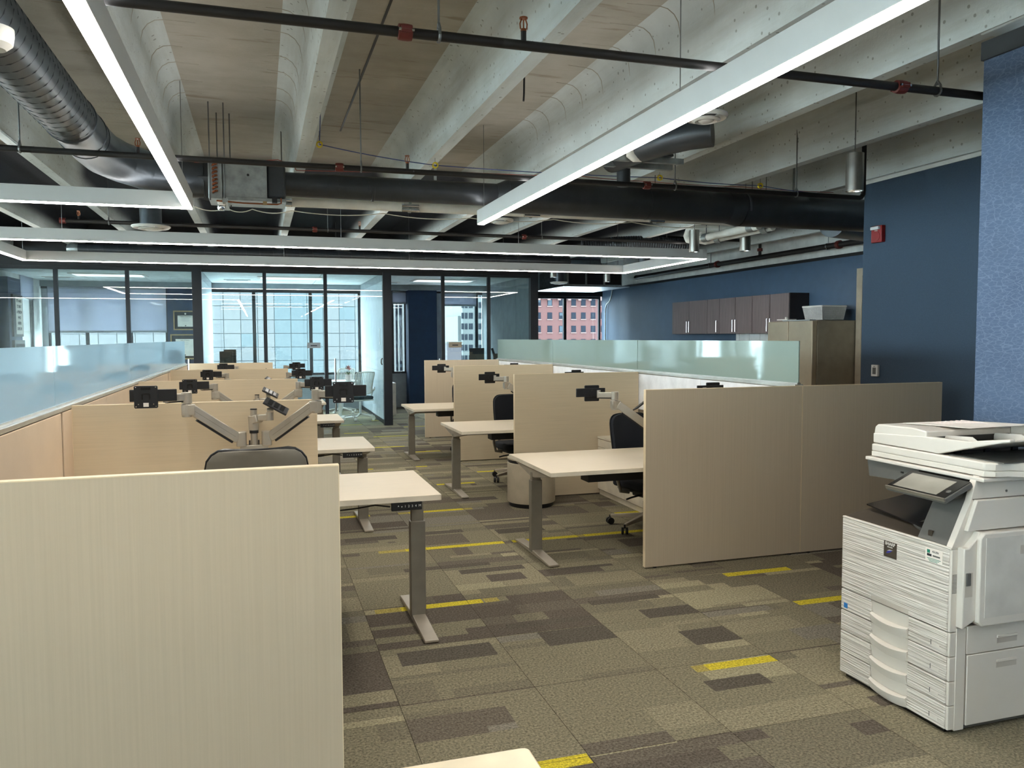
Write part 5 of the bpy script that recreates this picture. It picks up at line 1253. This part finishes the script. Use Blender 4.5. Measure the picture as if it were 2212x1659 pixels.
a, c = at(1130,642,150), at(1318,642,150); zt = a.z; box('body', 'brick', t, a.x, c.x, 150, 175, -22, zt); box('cornice', 'brick_trim', t, a.x-.3, c.x+.3, 149.5, 150, zt-.1, zt+.6); box('parapet', 'brick', t, a.x, c.x, 150, 152, zt+.6, zt+1.2)
k = MB()
for pxx in range(1140,1316,22): q = at(pxx,641,150); k.box(q.x-.3,q.x+.3,149.3,149.6,zt-.55,zt+.2)
k.build('dentil', 'brick_trim', t)
for pxx in (1140,1163,1187.5,1212.5,1239,1260,1281,1303):
    for r in range(7):
        q = at(pxx,653.5+28.6*r,150); w_ = .5; h_ = .66
        f_ = box('window', 'ext_dark', t, q.x-w_, q.x+w_, 149.94, 150.01, q.z-h_, q.z+h_)
        box('pane', 'ext_light' if random.random() < .3 else 'ext_dark', f_, q.x-w_+.12, q.x+w_-.12, 149.92, 149.94, q.z-h_+(.1 if random.random() < .6 else .7), q.z+h_-.1); box('sill', 'brick_trim', f_, q.x-w_-.1, q.x+w_+.1, 149.85, 150, q.z-h_-.2, q.z-h_)
t = thing('white_tower', 'tall white office tower with narrow windows seen in the right office', 'building', (50,200,-22))
a, c = at(999,660,200), at(1075,660,200); box('body', 'tower', t, a.x, c.x, 200, 225, -22, 45); b3 = at(993,682,200); box('wing', 'tower', t, b3.x, a.x, 202, 220, -22, b3.z)
for gx in (998,1005.5,1014,1035,1042,1052):
    for off in (0,3.0) if gx < 1010 else (0,3.2,6.2):
        for r in range(-2,7):
            q = at(gx+off,682+23*r,200); box('window', 'ext_dark', t, q.x-.14, q.x+.14, 199.9, 200, q.z-.75, q.z+.75)
t = thing('gabled_building', 'small gabled rooftop far beyond the right office', 'building', (60,240,-22)); a, b3, c = at(966,733,240), at(973,719,240), at(984,733,240)
MB().prism([(a.x,a.z),(b3.x,b3.z),(c.x,c.z)], 'y', 240, 255).build('gable', 'stone_pale', t); box('body', 'stone_pale', t, a.x, c.x, 240, 255, -22, a.z)
t = thing('turret_building', 'tiny domed turret beside the far gable', 'building', (62,250,-22)); a = at(989,730,250); MB().lathe([(0,2.2),(.5,1.6),(.7,.6),(.8,0),(1.0,-3),(1.2,-20),(0,-20)], tuple(a), 12).build('turret', 'facade_joint', t)
t = thing('mauve_building', 'plain mauve brick block below the far gable', 'building', (28,120,-22)); a, c = at(966,742,120), at(997,742,120); box('body', 'mauve', t, a.x, c.x, 120, 130, -22, a.z); box('coping', 'stone_pale', t, a.x-.1, c.x+.1, 119.9, 130, a.z, a.z+.3)
t = thing('spired_building', 'green gothic roof with pinnacles seen through the narrow left window', 'building', (-70,110,-22))
a, c = at(40,690,110), at(82,690,110); box('body', 'stone_pale', t, a.x-6, c.x+2, 110, 130, -22, at(50,690,110).z)
P = [at(x, y, 110) for x, y in ((44,688),(50,672),(54,664),(58,652),(66,648),(74,660),(80,690))]
MB().prism([(p.x,p.z) for p in P], 'y', 109, 128).build('roof', 'verdigris', t)
for p in P[1:-1]: MB().cyl((p.x,109,p.z-.5), (p.x,109,p.z+1.4), .3, .02, n=6).build('pinnacle', 'verdigris', t)
for k in range(4): box('string_course', 'facade_joint', t, a.x-6, c.x+2, 109.8, 110, at(50,700+k*11,110).z, at(50,698+k*11,110).z)
t = thing('arched_hall', 'long pale vaulted hall across the street on the left side', 'building', (-42,0,-22))
box('body', 'hall_stone', t, -62, -22.5, -70, 46, -22, -1.0); MB().prism([(-62,-1.0)]+[(-42+20*math.cos(a_), -1.0+4.2*math.sin(a_)) for a_ in [PI-PI*k/16 for k in range(1,16)]]+[(-22,-1.0)], 'y', -70, 46).build('vault', 'hall_white', t)
k = MB()
for yq in range(-68,44,3): k.box(-21.99,-21.6,yq,yq+1.2,-9,-2)
k.build('arcade_opening', 'ext_dark', t)
